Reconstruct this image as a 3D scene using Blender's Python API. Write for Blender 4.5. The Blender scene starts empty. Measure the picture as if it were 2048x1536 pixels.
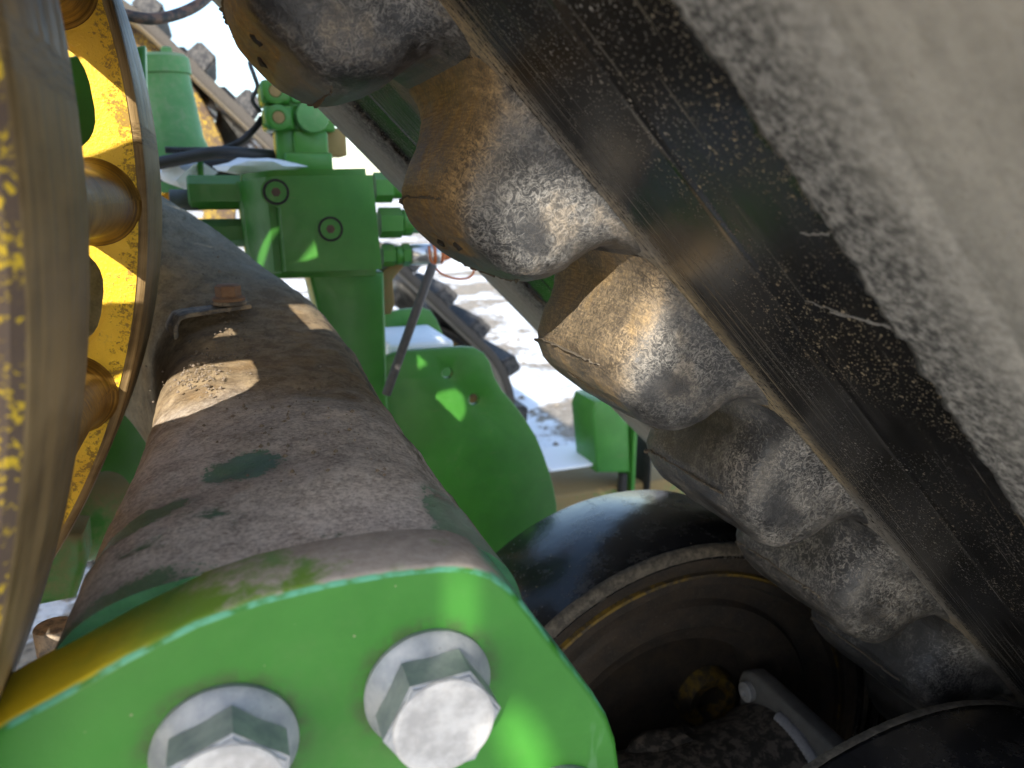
import bpy, bmesh, math, random
from mathutils import Vector, Matrix, noise as mnoise

sc = bpy.context.scene
R = math.radians
GZ = 1.155                                   # camera height above the ground

# ------------------------------------------------------------------ camera
F = 1490.0                                  # focal length in photo pixels (2048 wide)
CR = Vector((0.93497, -0.35472, 0.0))       # camera right / up / forward in machine axes
CU = Vector((0.08926, 0.23527, 0.96782))
CF = Vector((0.34330, 0.90489, -0.25163))
cam = bpy.data.cameras.new('camera'); camo = bpy.data.objects.new('camera', cam)
sc.collection.objects.link(camo)
m = Matrix((CR, CU, -CF)).transposed().to_4x4(); m.translation = (0, 0, GZ)
camo.matrix_world = m
cam.sensor_width = 36; cam.lens = F / 2048 * 36; cam.clip_start = 0.01; cam.clip_end = 500
cam.dof.use_dof = True; cam.dof.focus_distance = 0.56; cam.dof.aperture_fstop = 7.6
sc.camera = camo

# ------------------------------------------------------------------ sky, sun, exposure
SUN_EL, SUN_AZ = 26.0, 60.0                 # elevation; azimuth of travel from +X towards +Y
S = Vector((math.cos(R(SUN_EL)) * math.cos(R(SUN_AZ)), math.cos(R(SUN_EL)) * math.sin(R(SUN_AZ)), -math.sin(R(SUN_EL))))
w = bpy.data.worlds.new('World'); sc.world = w; w.use_nodes = True
bg = w.node_tree.nodes['Background']; sky = w.node_tree.nodes.new('ShaderNodeTexSky')
sky.sky_type = 'NISHITA'; sky.sun_disc = False; sky.sun_elevation = R(SUN_EL)
sky.sun_rotation = math.atan2(-S.x, -S.y)
w.node_tree.links.new(sky.outputs[0], bg.inputs[0]); bg.inputs[1].default_value = 0.14
sun = bpy.data.lights.new('sun', 'SUN'); sun.energy = 3.5; sun.angle = R(0.5); sun.color = (1, .93, .82)
suno = bpy.data.objects.new('sun', sun); sc.collection.objects.link(suno)
suno.rotation_euler = S.to_track_quat('-Z', 'Y').to_euler(); suno.location = (-3, -2, 5)
vs = sc.view_settings; vs.view_transform = 'Standard'; vs.look = 'None'; vs.gamma = 1; vs.exposure = 1.38
vs.use_curve_mapping = False

# ------------------------------------------------------------------ helpers
COL = sc.collection
rnd = random.Random(7)

def ray(px, py):
    return CR * ((px - 1024) / F) + CU * ((768 - py) / F) + CF
def onL(px, py, l):                          # pixel -> point on the upright plane at lateral depth l
    v = ray(px, py); v = v * (l / v.y); return Vector((v.x, l, v.z + GZ))
def onH(px, py, h):
    v = ray(px, py); v = v * (h / v.x); return Vector((h, v.y, v.z + GZ))
def onZ(px, py, z):                          # pixel -> point on the level plane z
    v = ray(px, py); v = v * ((z - GZ) / v.z); return Vector((v.x, v.y, z))

def empty(name, loc=(0, 0, 0), label=None, cat=None, group=None):
    o = bpy.data.objects.new(name, None); COL.objects.link(o); o.location = loc; o.empty_display_size = .05
    return tag(o, label, cat, group)
def tag(o, label=None, cat=None, group=None, kind=None):
    if label: o['label'] = label
    if cat: o['category'] = cat
    if group: o['group'] = group
    if kind: o['kind'] = kind
    return o
def adopt(o, parent):
    o.parent = parent
    off = Vector((0, 0, 0)); p = parent
    while p is not None:
        off += p.location; p = p.parent if p.type == 'EMPTY' or p.parent else None
    if parent.type == 'EMPTY':
        o.matrix_parent_inverse = Matrix.Translation(-parent.location)
    return o
def obj(name, me, mat=None, parent=None, matrix=None):
    o = bpy.data.objects.new(name, me); COL.objects.link(o)
    if mat and not me.materials: me.materials.append(mat)
    if matrix is not None: o.matrix_basis = matrix
    if parent: adopt(o, parent)
    return o
def mk(name, verts, faces, smooth=True, uv=None, sharp=40):
    me = bpy.data.meshes.new(name); me.from_pydata([tuple(v) for v in verts], [], faces); me.validate(); me.update()
    if smooth:
        me.shade_smooth()
        if sharp: me.set_sharp_from_angle(angle=R(sharp))
    if uv:
        lay = me.uv_layers.new(name='UVMap')
        for lp in me.loops: lay.data[lp.index].uv = uv[lp.vertex_index]
    return me
def frombm(name, bm, smooth=True, sharp=40):
    bmesh.ops.recalc_face_normals(bm, faces=bm.faces)
    me = bpy.data.meshes.new(name); bm.to_mesh(me); bm.free()
    if smooth: me.shade_smooth(); me.set_sharp_from_angle(angle=R(sharp))
    return me
def box(lo, hi, bev=.004, seg=2):
    bm = bmesh.new(); bmesh.ops.create_cube(bm, size=1)
    for v in bm.verts:
        v.co = Vector([(lo[i] + hi[i]) / 2 + v.co[i] * (hi[i] - lo[i]) for i in range(3)])
    if bev: bmesh.ops.bevel(bm, geom=bm.edges[:], offset=bev, segments=seg, profile=.5, affect='EDGES')
    return frombm('box', bm, sharp=60)
def prism(pts, l0, l1, bev=.004, holes=()):  # outline of (x, z) points, thickness along y
    bm = bmesh.new()
    loops = [pts] + list(holes); edges = []
    for lp in loops:
        vs_ = [bm.verts.new((p[0], l0, p[1])) for p in lp]
        edges += [bm.edges.new((vs_[i], vs_[(i + 1) % len(vs_)])) for i in range(len(vs_))]
    bmesh.ops.triangle_fill(bm, edges=edges, use_beauty=True)
    rim = [e for e in bm.edges if e.is_boundary]
    g = bmesh.ops.extrude_face_region(bm, geom=bm.faces[:])
    for v in g['geom']:
        if isinstance(v, bmesh.types.BMVert): v.co.y = l1
    bmesh.ops.dissolve_limit(bm, angle_limit=R(.5), verts=bm.verts[:], edges=bm.edges[:])
    if bev:
        es = [e for e in bm.edges if len(e.link_faces) == 2 and e.calc_face_angle(0) > R(50) and abs(e.verts[0].co.y - e.verts[1].co.y) < 1e-6]
        bmesh.ops.bevel(bm, geom=es, offset=bev, segments=2, profile=.5, affect='EDGES', clamp_overlap=True)
    bmesh.ops.triangulate(bm, faces=[f for f in bm.faces if len(f.verts) > 4])
    return frombm('plate', bm, sharp=50)
def frame(axis):
    a = Vector(axis).normalized(); x = a.orthogonal().normalized() if abs(a.z) > .9 else a.cross(Vector((0, 0, 1))).normalized()
    return a, x, a.cross(x).normalized()
def spin(p0, axis, prof, seg=48, rot=0, closed=False, uvlen=True):  # revolve (distance along axis, radius) profile
    a, x, y = frame(axis); p0 = Vector(p0); V = []; Fc = []; UVs = []
    n = len(prof)
    arc = 0
    for i, (d, r) in enumerate(prof):
        if i: arc += math.hypot(d - prof[i - 1][0], r - prof[i - 1][1])
        for k in range(seg):
            t = 2 * math.pi * k / seg + rot
            V.append(p0 + a * d + (x * math.cos(t) + y * math.sin(t)) * r); UVs.append((t * max(r, .01), arc))
    for i in range(n if closed else n - 1):
        j = (i + 1) % n
        for k in range(seg):
            q = (k + 1) % seg; Fc.append((i * seg + k, j * seg + k, j * seg + q, i * seg + q))
    if not closed:
        if prof[0][1] > 0: Fc.append(tuple(range(seg)))
        if prof[-1][1] > 0: Fc.append(tuple(range((n - 1) * seg, n * seg))[::-1])
    me = mk('spin', V, Fc, sharp=0, uv=UVs)
    bm = bmesh.new(); bm.from_mesh(me); bmesh.ops.recalc_face_normals(bm, faces=bm.faces); bm.to_mesh(me); bm.free()
    me.shade_smooth(); me.set_sharp_from_angle(angle=R(38))
    return me
def cyl(p0, p1, r, seg=32, bev=.002):
    p0 = Vector(p0); p1 = Vector(p1); L_ = (p1 - p0).length; b = min(bev, r * .4, L_ * .4)
    return spin(p0, p1 - p0, [(0, r - b), (b * .3, r - b * .3), (b, r), (L_ - b, r), (L_ - b * .3, r - b * .3), (L_, r - b)], seg)
def hexa(p0, axis, L_, r, rot=0, bev=.002):
    return spin(p0, axis, [(0, r), (L_ - bev, r), (L_, r - bev * 1.6)], 6, rot)
def smoothpath(pts, n=8):
    pts = [Vector(p) for p in pts]; out = []
    for i in range(len(pts) - 1):
        a = pts[max(i - 1, 0)]; b = pts[i]; c = pts[i + 1]; d = pts[min(i + 2, len(pts) - 1)]
        for k in range(n):
            t = k / n
            out.append(.5 * ((2 * b) + (c - a) * t + (2 * a - 5 * b + 4 * c - d) * t * t + (-a + 3 * b - 3 * c + d) * t ** 3))
    out.append(pts[-1]); return out
def tube(pts, r, seg=14, n=8, ripple=0):
    P = smoothpath(pts, n); V = []; Fc = []; UVs = []; up = Vector((.13, .21, .97)); s = 0
    for i, p in enumerate(P):
        d = (P[min(i + 1, len(P) - 1)] - P[max(i - 1, 0)]).normalized()
        x = d.cross(up).normalized(); y = x.cross(d)
        if i: s += (p - P[i - 1]).length
        rr = r * (1 + (ripple if i % 2 else -ripple))
        for k in range(seg):
            t = 2 * math.pi * k / seg; V.append(p + (x * math.cos(t) + y * math.sin(t)) * rr); UVs.append((s, t * r))
    for i in range(len(P) - 1):
        for k in range(seg):
            q = (k + 1) % seg; Fc.append((i * seg + k, i * seg + q, (i + 1) * seg + q, (i + 1) * seg + k))
    Fc.append(tuple(range(seg))[::-1]); Fc.append(tuple(range((len(P) - 1) * seg, len(P) * seg)))
    return mk('tube', V, Fc, uv=UVs, sharp=60)
def loft(sections, seg=64, ex=4.0, n=8, disp=None):
    # sections: (centre, width axis, height axis, half width, half height), superellipse rounded
    def lerp(a, b, t): return a + (b - a) * t
    C = smoothpath([s[0] for s in sections], n); m_ = len(C); V = []; Fc = []; UVs = []; arc = 0
    for i, c in enumerate(C):
        f = i / n; k = min(int(f), len(sections) - 2); t = f - k; t = t * t * (3 - 2 * t)
        a, b = sections[k], sections[k + 1]
        X = lerp(Vector(a[1]), Vector(b[1]), t).normalized(); Y = lerp(Vector(a[2]), Vector(b[2]), t).normalized()
        hw = lerp(a[3], b[3], t); hh = lerp(a[4], b[4], t)
        if i: arc += (c - C[i - 1]).length
        for j in range(seg):
            th = 2 * math.pi * j / seg; cs, sn = math.cos(th), math.sin(th)
            p = c + X * (math.copysign(abs(cs) ** (2 / ex), cs) * hw) + Y * (math.copysign(abs(sn) ** (2 / ex), sn) * hh)
            V.append(p); UVs.append((arc, j / seg))
    for i in range(m_ - 1):
        for j in range(seg):
            q = (j + 1) % seg; Fc.append((i * seg + j, i * seg + q, (i + 1) * seg + q, (i + 1) * seg + j))
    Fc.append(tuple(range(seg))[::-1]); Fc.append(tuple(range((m_ - 1) * seg, m_ * seg)))
    me = mk('loft', V, Fc, uv=UVs, sharp=0)
    bm = bmesh.new(); bm.from_mesh(me); bmesh.ops.recalc_face_normals(bm, faces=bm.faces); bm.to_mesh(me); bm.free()
    me.shade_smooth(); me.set_sharp_from_angle(angle=R(60))
    return me

# ------------------------------------------------------------------ materials
class M:
    def __init__(s, name):
        s.m = bpy.data.materials.new(name); s.m.use_nodes = True; s.t = s.m.node_tree; s.N = s.t.nodes; s.b = s.N['Principled BSDF']
        s.co = s.N.new('ShaderNodeTexCoord'); s.obj = s.co.outputs['Object']; s.uv = s.co.outputs['UV']
    def lk(s, a, b): s.t.links.new(a, b)
    def put(s, sock, v):
        if hasattr(v, 'is_linked') or isinstance(v, bpy.types.NodeSocket): s.lk(v, sock)
        else: sock.default_value = v
    def vec(s, src, sx=1, sy=1, sz=1, rot=(0, 0, 0), loc=(0, 0, 0)):
        n = s.N.new('ShaderNodeMapping'); s.lk(src, n.inputs[0]); n.inputs['Scale'].default_value = (sx, sy, sz)
        n.inputs['Rotation'].default_value = rot; n.inputs['Location'].default_value = loc; return n.outputs[0]
    def noise(s, scale, detail=4, rough=.6, dist=0, v=None):
        n = s.N.new('ShaderNodeTexNoise'); s.lk(v or s.obj, n.inputs['Vector'])
        for k, x in (('Scale', scale), ('Detail', detail), ('Roughness', rough), ('Distortion', dist)): n.inputs[k].default_value = x
        return n.outputs[0]
    def voro(s, scale, v=None, feature='F1', rnd_=1):
        n = s.N.new('ShaderNodeTexVoronoi'); n.feature = feature; s.lk(v or s.obj, n.inputs['Vector'])
        n.inputs['Scale'].default_value = scale; n.inputs['Randomness'].default_value = rnd_; return n.outputs['Distance']
    def ramp(s, f, lo, hi):
        n = s.N.new('ShaderNodeMapRange'); n.interpolation_type = 'SMOOTHSTEP'
        s.put(n.inputs[0], f); n.inputs[1].default_value = lo; n.inputs[2].default_value = hi; return n.outputs[0]
    def math(s, op, a, b=0, c=0):
        n = s.N.new('ShaderNodeMath'); n.operation = op
        s.put(n.inputs[0], a); s.put(n.inputs[1], b); s.put(n.inputs[2], c); return n.outputs[0]
    def mul(s, a, b): return s.math('MULTIPLY', a, b)
    def mx(s, a, b): return s.math('MAXIMUM', a, b)
    def sep(s, v):
        n = s.N.new('ShaderNodeSeparateXYZ'); s.lk(v, n.inputs[0]); return n.outputs
    def nrm(s):
        n = s.N.new('ShaderNodeNewGeometry'); return s.sep(n.outputs['Normal'])
    def attr(s, name):
        n = s.N.new('ShaderNodeAttribute'); n.attribute_name = name; return n.outputs['Fac']
    def oinfo(s, k): return s.N.new('ShaderNodeObjectInfo').outputs[k]
    def mix(s, f, a, b):
        n = s.N.new('ShaderNodeMix'); n.data_type = 'RGBA'
        s.put(n.inputs['Factor'], f)
        for k, x in ((6, a), (7, b)):
            if isinstance(x, tuple): x = x if len(x) == 4 else x + (1,)
            s.put(n.inputs[k], x)
        return n.outputs[2]
    def fmix(s, f, a, b):
        return s.math('ADD', s.mul(f, b), s.mul(s.math('SUBTRACT', 1, f), a))
    def out(s, col=None, rough=None, metal=None, bump=None, bstr=.3, bdist=.002, spec=None, bumps=None):
        if col is not None: s.put(s.b.inputs['Base Color'], (col + (1,)) if isinstance(col, tuple) and len(col) == 3 else col)
        if rough is not None: s.put(s.b.inputs['Roughness'], rough)
        if metal is not None: s.put(s.b.inputs['Metallic'], metal)
        if spec is not None: s.put(s.b.inputs['Specular IOR Level'], spec)
        prev = None
        for h_, st, ds in ([(bump, bstr, bdist)] if bump is not None else []) + list(bumps or []):
            n = s.N.new('ShaderNodeBump'); n.inputs['Strength'].default_value = st; n.inputs['Distance'].default_value = ds
            s.put(n.inputs['Height'], h_)
            if prev: s.lk(prev, n.inputs['Normal'])
            prev = n.outputs[0]
        if prev: s.lk(prev, s.b.inputs['Normal'])
        return s.m

GREEN = (.047, .205, .026)
def green(name, dust=.35, dcol=(.25, .19, .10), base=GREEN, rough=.34):
    g = M(name); o = g.obj
    n1 = g.noise(9, 5, .65); n2 = g.noise(60, 5, .7); n3 = g.noise(900, 2)
    col = g.mix(g.ramp(n1, .3, .7), tuple(c * .86 for c in base), tuple(min(1, c * 1.12) for c in base))
    up = g.ramp(g.nrm()[2], .2, .95)
    d = g.mul(g.ramp(g.math('ADD', g.mul(n1, .55), g.mul(n2, .5)), .62 - dust * .3, .86 - dust * .2), dust * 1.2)
    d = g.math('MINIMUM', g.math('ADD', d, g.mul(up, dust * .9)), .9)
    sx = g.noise(14, 3, .6, v=g.vec(o, 1, 1, .25, rot=(0, .5, 0)))
    sc_ = g.mul(g.ramp(g.noise(45, 4, .7, v=g.vec(o, .22, 1, 2.2, rot=(0, .22, 0))), .64, .72), .35 * dust * 2)
    col = g.mix(g.mx(d, sc_), col, dcol)
    rg = g.fmix(d, rough, .8)
    rg = g.math('ADD', rg, g.mul(g.ramp(n2, .35, .7), .14))
    peel = g.noise(260, 3, .5)
    return g.out(col, rg, bump=peel, bstr=.16, bdist=.0012, bumps=[(n3, .08, .0004), (g.ramp(n2, .45, .8), .12, .001)], spec=.45)
mGreen = green('green_paint', .22)
mGreenDirty = green('green_paint_dirty', .75)
mGreenPale = green('green_paint_faded', .5, (.34, .36, .24), (.10, .30, .09), .5)
mGreenRusty = green('green_paint_rust_stained', 1.1, (.26, .16, .07))

# flange: paint, orange-peel, yellow overspray on the top edge at its outer end
g = M('flange_paint'); s_ = g.sep(g.obj); nz = g.nrm()
n1 = g.noise(14, 5, .65); n2 = g.noise(120, 4, .6)
col = g.mix(g.ramp(n1, .3, .7), (.036, .180, .020), (.046, .212, .026))
topm = g.ramp(nz[2], .55, .8)
yel = g.mul(topm, g.ramp(g.math('ADD', g.mul(s_[0], -9), g.mul(n1, .9)), .60, 1.35))
dirt = g.mul(topm, g.ramp(g.math('ADD', g.noise(30, 6, .7), g.mul(s_[0], 2.5)), .42, .62))
col = g.mix(g.mul(topm, .6), col, (.20, .30, .04))
col = g.mix(dirt, col, g.mix(g.noise(160, 5, .7), (.22, .18, .15), (.60, .53, .47)))
col = g.mix(yel, col, (.85, .60, .015))
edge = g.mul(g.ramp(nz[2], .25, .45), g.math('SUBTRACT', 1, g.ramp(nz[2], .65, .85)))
col = g.mix(g.mul(edge, g.ramp(g.noise(70, 4), .35, .6)), col, (.12, .40, .25))  # paler teal along the bevel: a highlight painted into the colour
spk = g.ramp(g.voro(75), .06, .02); col = g.mix(g.mul(spk, .6), col, (.42, .36, .26))
gr_ = g.mul(g.ramp(g.math('ADD', g.mul(g.noise(6, 5, .7), .7), g.mul(g.noise(45, 5, .7), .4)), .52, .76), .16); col = g.mix(gr_, col, (.20, .22, .12))
scr = g.mul(g.ramp(g.noise(1, 4, .6, .1, g.vec(g.obj, 40, 40, 9, rot=(0, .5, 0))), .67, .73), .35); col = g.mix(scr, col, (.16, .34, .16))
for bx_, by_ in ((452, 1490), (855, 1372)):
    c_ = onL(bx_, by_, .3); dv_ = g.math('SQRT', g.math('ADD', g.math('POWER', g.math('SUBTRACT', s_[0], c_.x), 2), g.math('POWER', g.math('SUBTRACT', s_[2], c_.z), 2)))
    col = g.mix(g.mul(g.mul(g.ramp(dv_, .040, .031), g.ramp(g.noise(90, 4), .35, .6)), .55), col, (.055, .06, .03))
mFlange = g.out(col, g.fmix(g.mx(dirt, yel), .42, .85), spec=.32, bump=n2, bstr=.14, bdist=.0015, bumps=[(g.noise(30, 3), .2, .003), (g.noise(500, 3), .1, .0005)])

# casting: green paint mostly hidden under caked soil
g = M('soiled_casting'); s_ = g.sep(g.obj); nz = g.nrm()
n1 = g.noise(7, 6, .65, .4); n2 = g.noise(55, 6, .7, .3); n3 = g.noise(330, 5, .75); nl = g.noise(30, 5, .7, 0, g.vec(g.obj, 2.6, .35, 2.6))
gr = g.mix(g.ramp(n2, .35, .7), (.018, .115, .045), (.040, .185, .075))
up = g.ramp(nz[2], -.1, .55)
m_far = g.ramp(s_[1], .37, .52)                      # soil covers everything further in; paint survives near the flange
def patch(px, py, rx, ry, rot=0):
    c_ = onZ(px, py, GZ - .165); v_ = g.sep(g.vec(g.obj, 1, 1, 1, loc=(-c_.x, -c_.y, 0))); cr, sr = math.cos(rot), math.sin(rot)
    a_ = g.math('ADD', g.mul(v_[0], cr / rx), g.mul(v_[1], sr / rx)); b_ = g.math('ADD', g.mul(v_[0], -sr / ry), g.mul(v_[1], cr / ry))
    return g.math('SUBTRACT', 1, g.math('SQRT', g.math('ADD', g.mul(a_, a_), g.mul(b_, b_))))
pm = patch(225, 1175, .042, .030)
for q_ in (patch(495, 925, .026, .022, .3), patch(800, 1080, .034, .020, -.2), patch(265, 1010, .040, .012, .45), patch(930, 1000, .020, .06)): pm = g.mx(pm, q_)
bare = g.mul(g.ramp(g.math('ADD', pm, g.math('ADD', g.mul(g.math('SUBTRACT', n2, .5), 1.7), g.mul(g.math('SUBTRACT', n3, .5), 1.5))), .02, .26), .9)
soil = g.ramp(g.math('ADD', g.math('ADD', g.mul(n1, .9), g.mul(n2, .35)), g.math('ADD', g.mul(m_far, .34), g.mul(up, .30))), .80, .88)
soil = g.mul(soil, g.math('SUBTRACT', 1, bare))
lt = g.ramp(g.math('ADD', g.mul(n3, .65), g.mul(n2, .45)), .38, .68)
warm = g.ramp(g.math('ADD', s_[1], g.mul(n1, .25)), .64, .78)
greyz = g.mix(lt, (.30, .255, .225), (.80, .73, .67))
brn = g.mix(g.ramp(g.math('ADD', g.mul(n2, .7), g.mul(n3, .3)), .35, .66), (.17, .118, .066), (.44, .33, .195))
sc2 = g.mix(warm, greyz, brn)
sc2 = g.mix(g.mul(g.ramp(n1, .5, .68), g.mul(warm, .55)), sc2, (.30, .17, .05))
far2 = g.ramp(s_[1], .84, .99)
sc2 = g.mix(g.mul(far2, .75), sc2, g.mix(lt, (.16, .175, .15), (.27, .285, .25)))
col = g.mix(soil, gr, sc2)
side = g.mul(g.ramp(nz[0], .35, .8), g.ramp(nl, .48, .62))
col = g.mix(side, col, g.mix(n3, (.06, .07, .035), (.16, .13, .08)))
hgt = g.math('ADD', g.mul(soil, .6), g.math('ADD', g.mul(n2, .8), g.mul(n3, .35)))
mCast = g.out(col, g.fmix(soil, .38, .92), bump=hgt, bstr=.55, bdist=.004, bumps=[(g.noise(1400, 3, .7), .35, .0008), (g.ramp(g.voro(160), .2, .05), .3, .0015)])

g = M('dried_mud'); n2 = g.noise(220, 6, .75)
mMud = g.out(g.mix(n2, (.15, .115, .085), (.38, .31, .235)), .95, bump=n2, bstr=.8, bdist=.003)

# yellow sprocket paint with soil speckle
def yellow(name, amt):
    g = M(name); n1 = g.noise(11, 5, .65); n2 = g.noise(85, 6, .75, .6); n3 = g.noise(420, 4, .7)
    s_ = g.sep(g.obj)
    rad = g.math('SQRT', g.math('ADD', g.math('POWER', g.math('SUBTRACT', s_[0], SC[0]), 2), g.math('POWER', g.math('SUBTRACT', s_[2], SC[1] + GZ), 2)))
    rim = g.ramp(rad, .574, .588)
    sp = g.ramp(g.math('ADD', g.math('ADD', g.mul(n2, .55), g.mul(n3, .4)), g.mul(rim, .085 * amt)), .545, .61)
    st = g.ramp(g.math('ADD', g.mul(n1, .75), g.mul(n3, .12)), .50, .54)
    st = g.mul(st, g.ramp(g.math('ADD', g.mul(n1, .75), g.mul(n3, .12)), .62, .56))
    col = g.mix(g.ramp(n1, .3, .7), (.68, .40, .006), (.80, .53, .012))
    col = g.mix(g.mul(sp, .78), col, (.20, .125, .05))
    col = g.mix(g.mul(st, .55), col, (.33, .19, .05))
    return g.out(col, g.fmix(sp, .42, .9), bump=g.math('ADD', sp, n3), bstr=.4, bdist=.0015, bumps=[(g.noise(60, 3), .15, .002)])
SR, SC = .600, (-.654, .035)                          # sprocket radius and centre (x, z - camera height)
mYellow = yellow('yellow_paint_soiled', 1.0)
mYellowRust = yellow('yellow_paint_flaked', 2.3)
g = M('flecked_rust'); n1 = g.noise(260, 5, .7, .3); n2 = g.noise(40, 3)
f_ = g.ramp(g.math('ADD', g.mul(n1, .8), g.mul(n2, .35)), .60, .66)
mFleck = g.out(g.mix(f_, g.mix(n2, (.055, .034, .022), (.13, .085, .055)), (.60, .40, .015)), .7, bump=f_, bstr=.4, bdist=.001)
g = M('worn_steel_rim')                               # streaks run round the rim
v = g.vec(g.uv, 5, 110, 1); v2 = g.vec(g.uv, 1.2, 30, 1)
a = g.noise(1, 6, .7, .15, v); b = g.noise(1, 5, .6, .1, v2); c = g.noise(16, 4, .6, 0, g.vec(g.uv, 1, .3, 1))
f_ = g.math('ADD', g.mul(a, .45), g.math('ADD', g.mul(b, .3), g.mul(c, .35)))
col = g.mix(g.ramp(f_, .42, .62), (.075, .046, .018), (.33, .225, .105))
col = g.mix(g.mul(g.ramp(b, .55, .7), .5), col, (.20, .11, .02))
mRim = g.out(col, g.fmix(g.ramp(a, .4, .7), .38, .6), metal=0, spec=.12, bump=a, bstr=.7, bdist=.002, bumps=[(b, .5, .003)])
g = M('scoured_bar')                                  # drive bars: brown film over yellow, scoured round the bar
v = g.vec(g.uv, 9, 330, 1); a = g.noise(1, 6, .7, .2, v); b = g.noise(26, 4, .6)
col = g.mix(g.ramp(g.math('ADD', g.mul(a, .6), g.mul(b, .45)), .40, .66), (.13, .066, .014), (.46, .27, .06))
mBar = g.out(col, g.fmix(g.ramp(a, .35, .7), .38, .55), spec=.22, bump=a, bstr=.5, bdist=.0014)

# belt rubber: polished roller path, dusty outer strips
g = M('belt_rubber'); t_, l_, _ = g.sep(g.uv)
nj = g.noise(70, 5, .7, 0, g.vec(g.uv, 1, .5, 1)); d_ = g.math('ABSOLUTE', g.math('SUBTRACT', l_, .535))
dd = g.math('ADD', d_, g.mul(g.math('SUBTRACT', nj, .5), .012))
dusty = g.ramp(dd, .283, .290)
n1 = g.noise(240, 6, .75); n2 = g.noise(40, 4, .6, 0, g.vec(g.uv, .12, 1, 1)); n3 = g.noise(900, 3, .7)
sc1 = g.noise(1, 5, .65, .1, g.vec(g.uv, 5, 500, 1)); sc2_ = g.noise(1, 3, .55, .25, g.vec(g.uv, 3.2, 170, 1)); sc3 = g.noise(1, 6, .7, .3, g.vec(g.uv, 22, 260, 1))
ad = g.noise(5, 4, .6); adx = g.ramp(ad, .40, .62)
nearlug = g.ramp(d_, .124, .100)
wide = g.ramp(d_, .185, .105)
streak = g.mul(g.ramp(sc1, .54, .68), g.math('ADD', g.mul(wide, .75), g.mul(g.ramp(n2, .46, .6), .12)))
streak = g.mx(streak, g.mul(g.ramp(sc2_, .66, .74), .35)); streak = g.mx(streak, g.mul(g.mul(g.ramp(sc3, .68, .76), adx), .8))
spk = g.voro(520); spk2 = g.voro(210); spk3 = g.voro(95)
dens = g.ramp(g.math('SUBTRACT', g.noise(9, 4, .65), g.mul(g.ramp(t_, .0, .5), .10)), .38, .62)
dots = g.mul(g.ramp(spk, .30, .16), g.ramp(g.noise(300, 2), .44, .54)); dots = g.mx(dots, g.mul(g.ramp(spk2, .22, .11), g.ramp(g.noise(130, 2), .50, .56)))
dots = g.mx(dots, g.mul(g.ramp(spk3, .12, .07), g.ramp(g.noise(60, 2), .52, .58)))
dots = g.mul(dots, dens)
film = g.math('MINIMUM', g.mx(g.mul(streak, .9), g.mul(dots, .95)), 1)
film = g.mx(film, g.mul(nearlug, g.ramp(g.math('ADD', g.mul(sc1, .5), g.mul(n1, .5)), .38, .60)))
nd = g.noise(190, 6, .74); outer = g.ramp(g.math('ADD', d_, g.mul(g.math('SUBTRACT', g.noise(18, 3), .5), .05)), .300, .372)
lipc = g.mix(g.ramp(g.math('ADD', g.mul(nd, .6), g.mul(n1, .4)), .40, .62), (.040, .039, .037), (.29, .275, .25))
outc = g.mix(g.ramp(g.math('ADD', g.mul(nd, .5), g.mul(n2, .5)), .3, .7), (.27, .255, .225), (.42, .395, .35))
dustc = g.mix(outer, lipc, outc)
warmn = g.ramp(g.noise(6, 3), .45, .65)
filmc = g.mix(warmn, (.30, .28, .25), (.42, .33, .20))
blk = g.mix(n2, (.0065, .0065, .0070), (.015, .0145, .014))
col = g.mix(film, blk, filmc); col = g.mix(dusty, col, dustc); col = g.mix(g.ramp(d_, .452, .458), col, g.mix(n1, (.03, .029, .028), (.13, .115, .10)))
rg = g.math('ADD', .17, g.mul(g.ramp(n2, .35, .7), .10)); rg = g.fmix(film, rg, .75); rg = g.fmix(dusty, rg, .82)
hb = g.math('ADD', g.mul(dusty, g.math('ADD', .8, g.mul(n1, .7))), g.math('ADD', g.mul(dots, .5), g.mul(streak, .3)))
mBelt = g.out(col, rg, bump=hb, bstr=.55, bdist=.0018, bumps=[(sc1, .06, .0006), (g.mul(n3, dusty), .3, .0006)], spec=.30)

# lug rubber: soil film with a wrinkled worn pattern; object colour (alpha channel unused) sets how tan the soil is and how much shade is painted in
g = M('lug_rubber'); loc = g.obj
tan = g.attr('tan'); polish = g.attr('polish')
oc = g.N.new('ShaderNodeObjectInfo'); ocs = g.N.new('ShaderNodeSeparateColor'); g.lk(oc.outputs['Color'], ocs.inputs[0])
rv = oc.outputs['Random']
off = g.N.new('ShaderNodeVectorMath'); off.operation = 'ADD'; g.lk(loc, off.inputs[0])
cmb = g.N.new('ShaderNodeCombineXYZ'); g.lk(g.mul(rv, 7), cmb.inputs[0]); g.lk(g.mul(rv, 3), cmb.inputs[1]); g.lk(cmb.outputs[0], off.inputs[1]); lv = off.outputs[0]
wr = g.noise(125, 3, .5, 2.2, lv); wr2 = g.noise(300, 4, .65, 1.2, lv); big = g.noise(26, 5, .62, .3, lv); st = g.noise(1, 5, .65, .3, g.vec(lv, 90, 420, 420)) 
stt = g.noise(1, 5, .65, .25, g.vec(lv, 60, 60, 900))
worm = g.math('SUBTRACT', 1, g.ramp(g.math('ABSOLUTE', g.math('SUBTRACT', wr, .5)), .012, .075))
tanf = g.math('MINIMUM', g.mul(g.math('ADD', tan, g.mul(g.ramp(big, .5, .62), .30)), ocs.outputs[0]), 1)
dk = g.mix(g.ramp(big, .3, .7), (.014, .015, .017), (.036, .036, .037))
dgrey = g.mix(wr2, (.16, .157, .150), (.33, .32, .30))
dtan = g.mix(g.ramp(stt, .3, .7), (.20, .12, .038), (.44, .295, .12))
dust = g.mix(tanf, dgrey, dtan)
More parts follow.
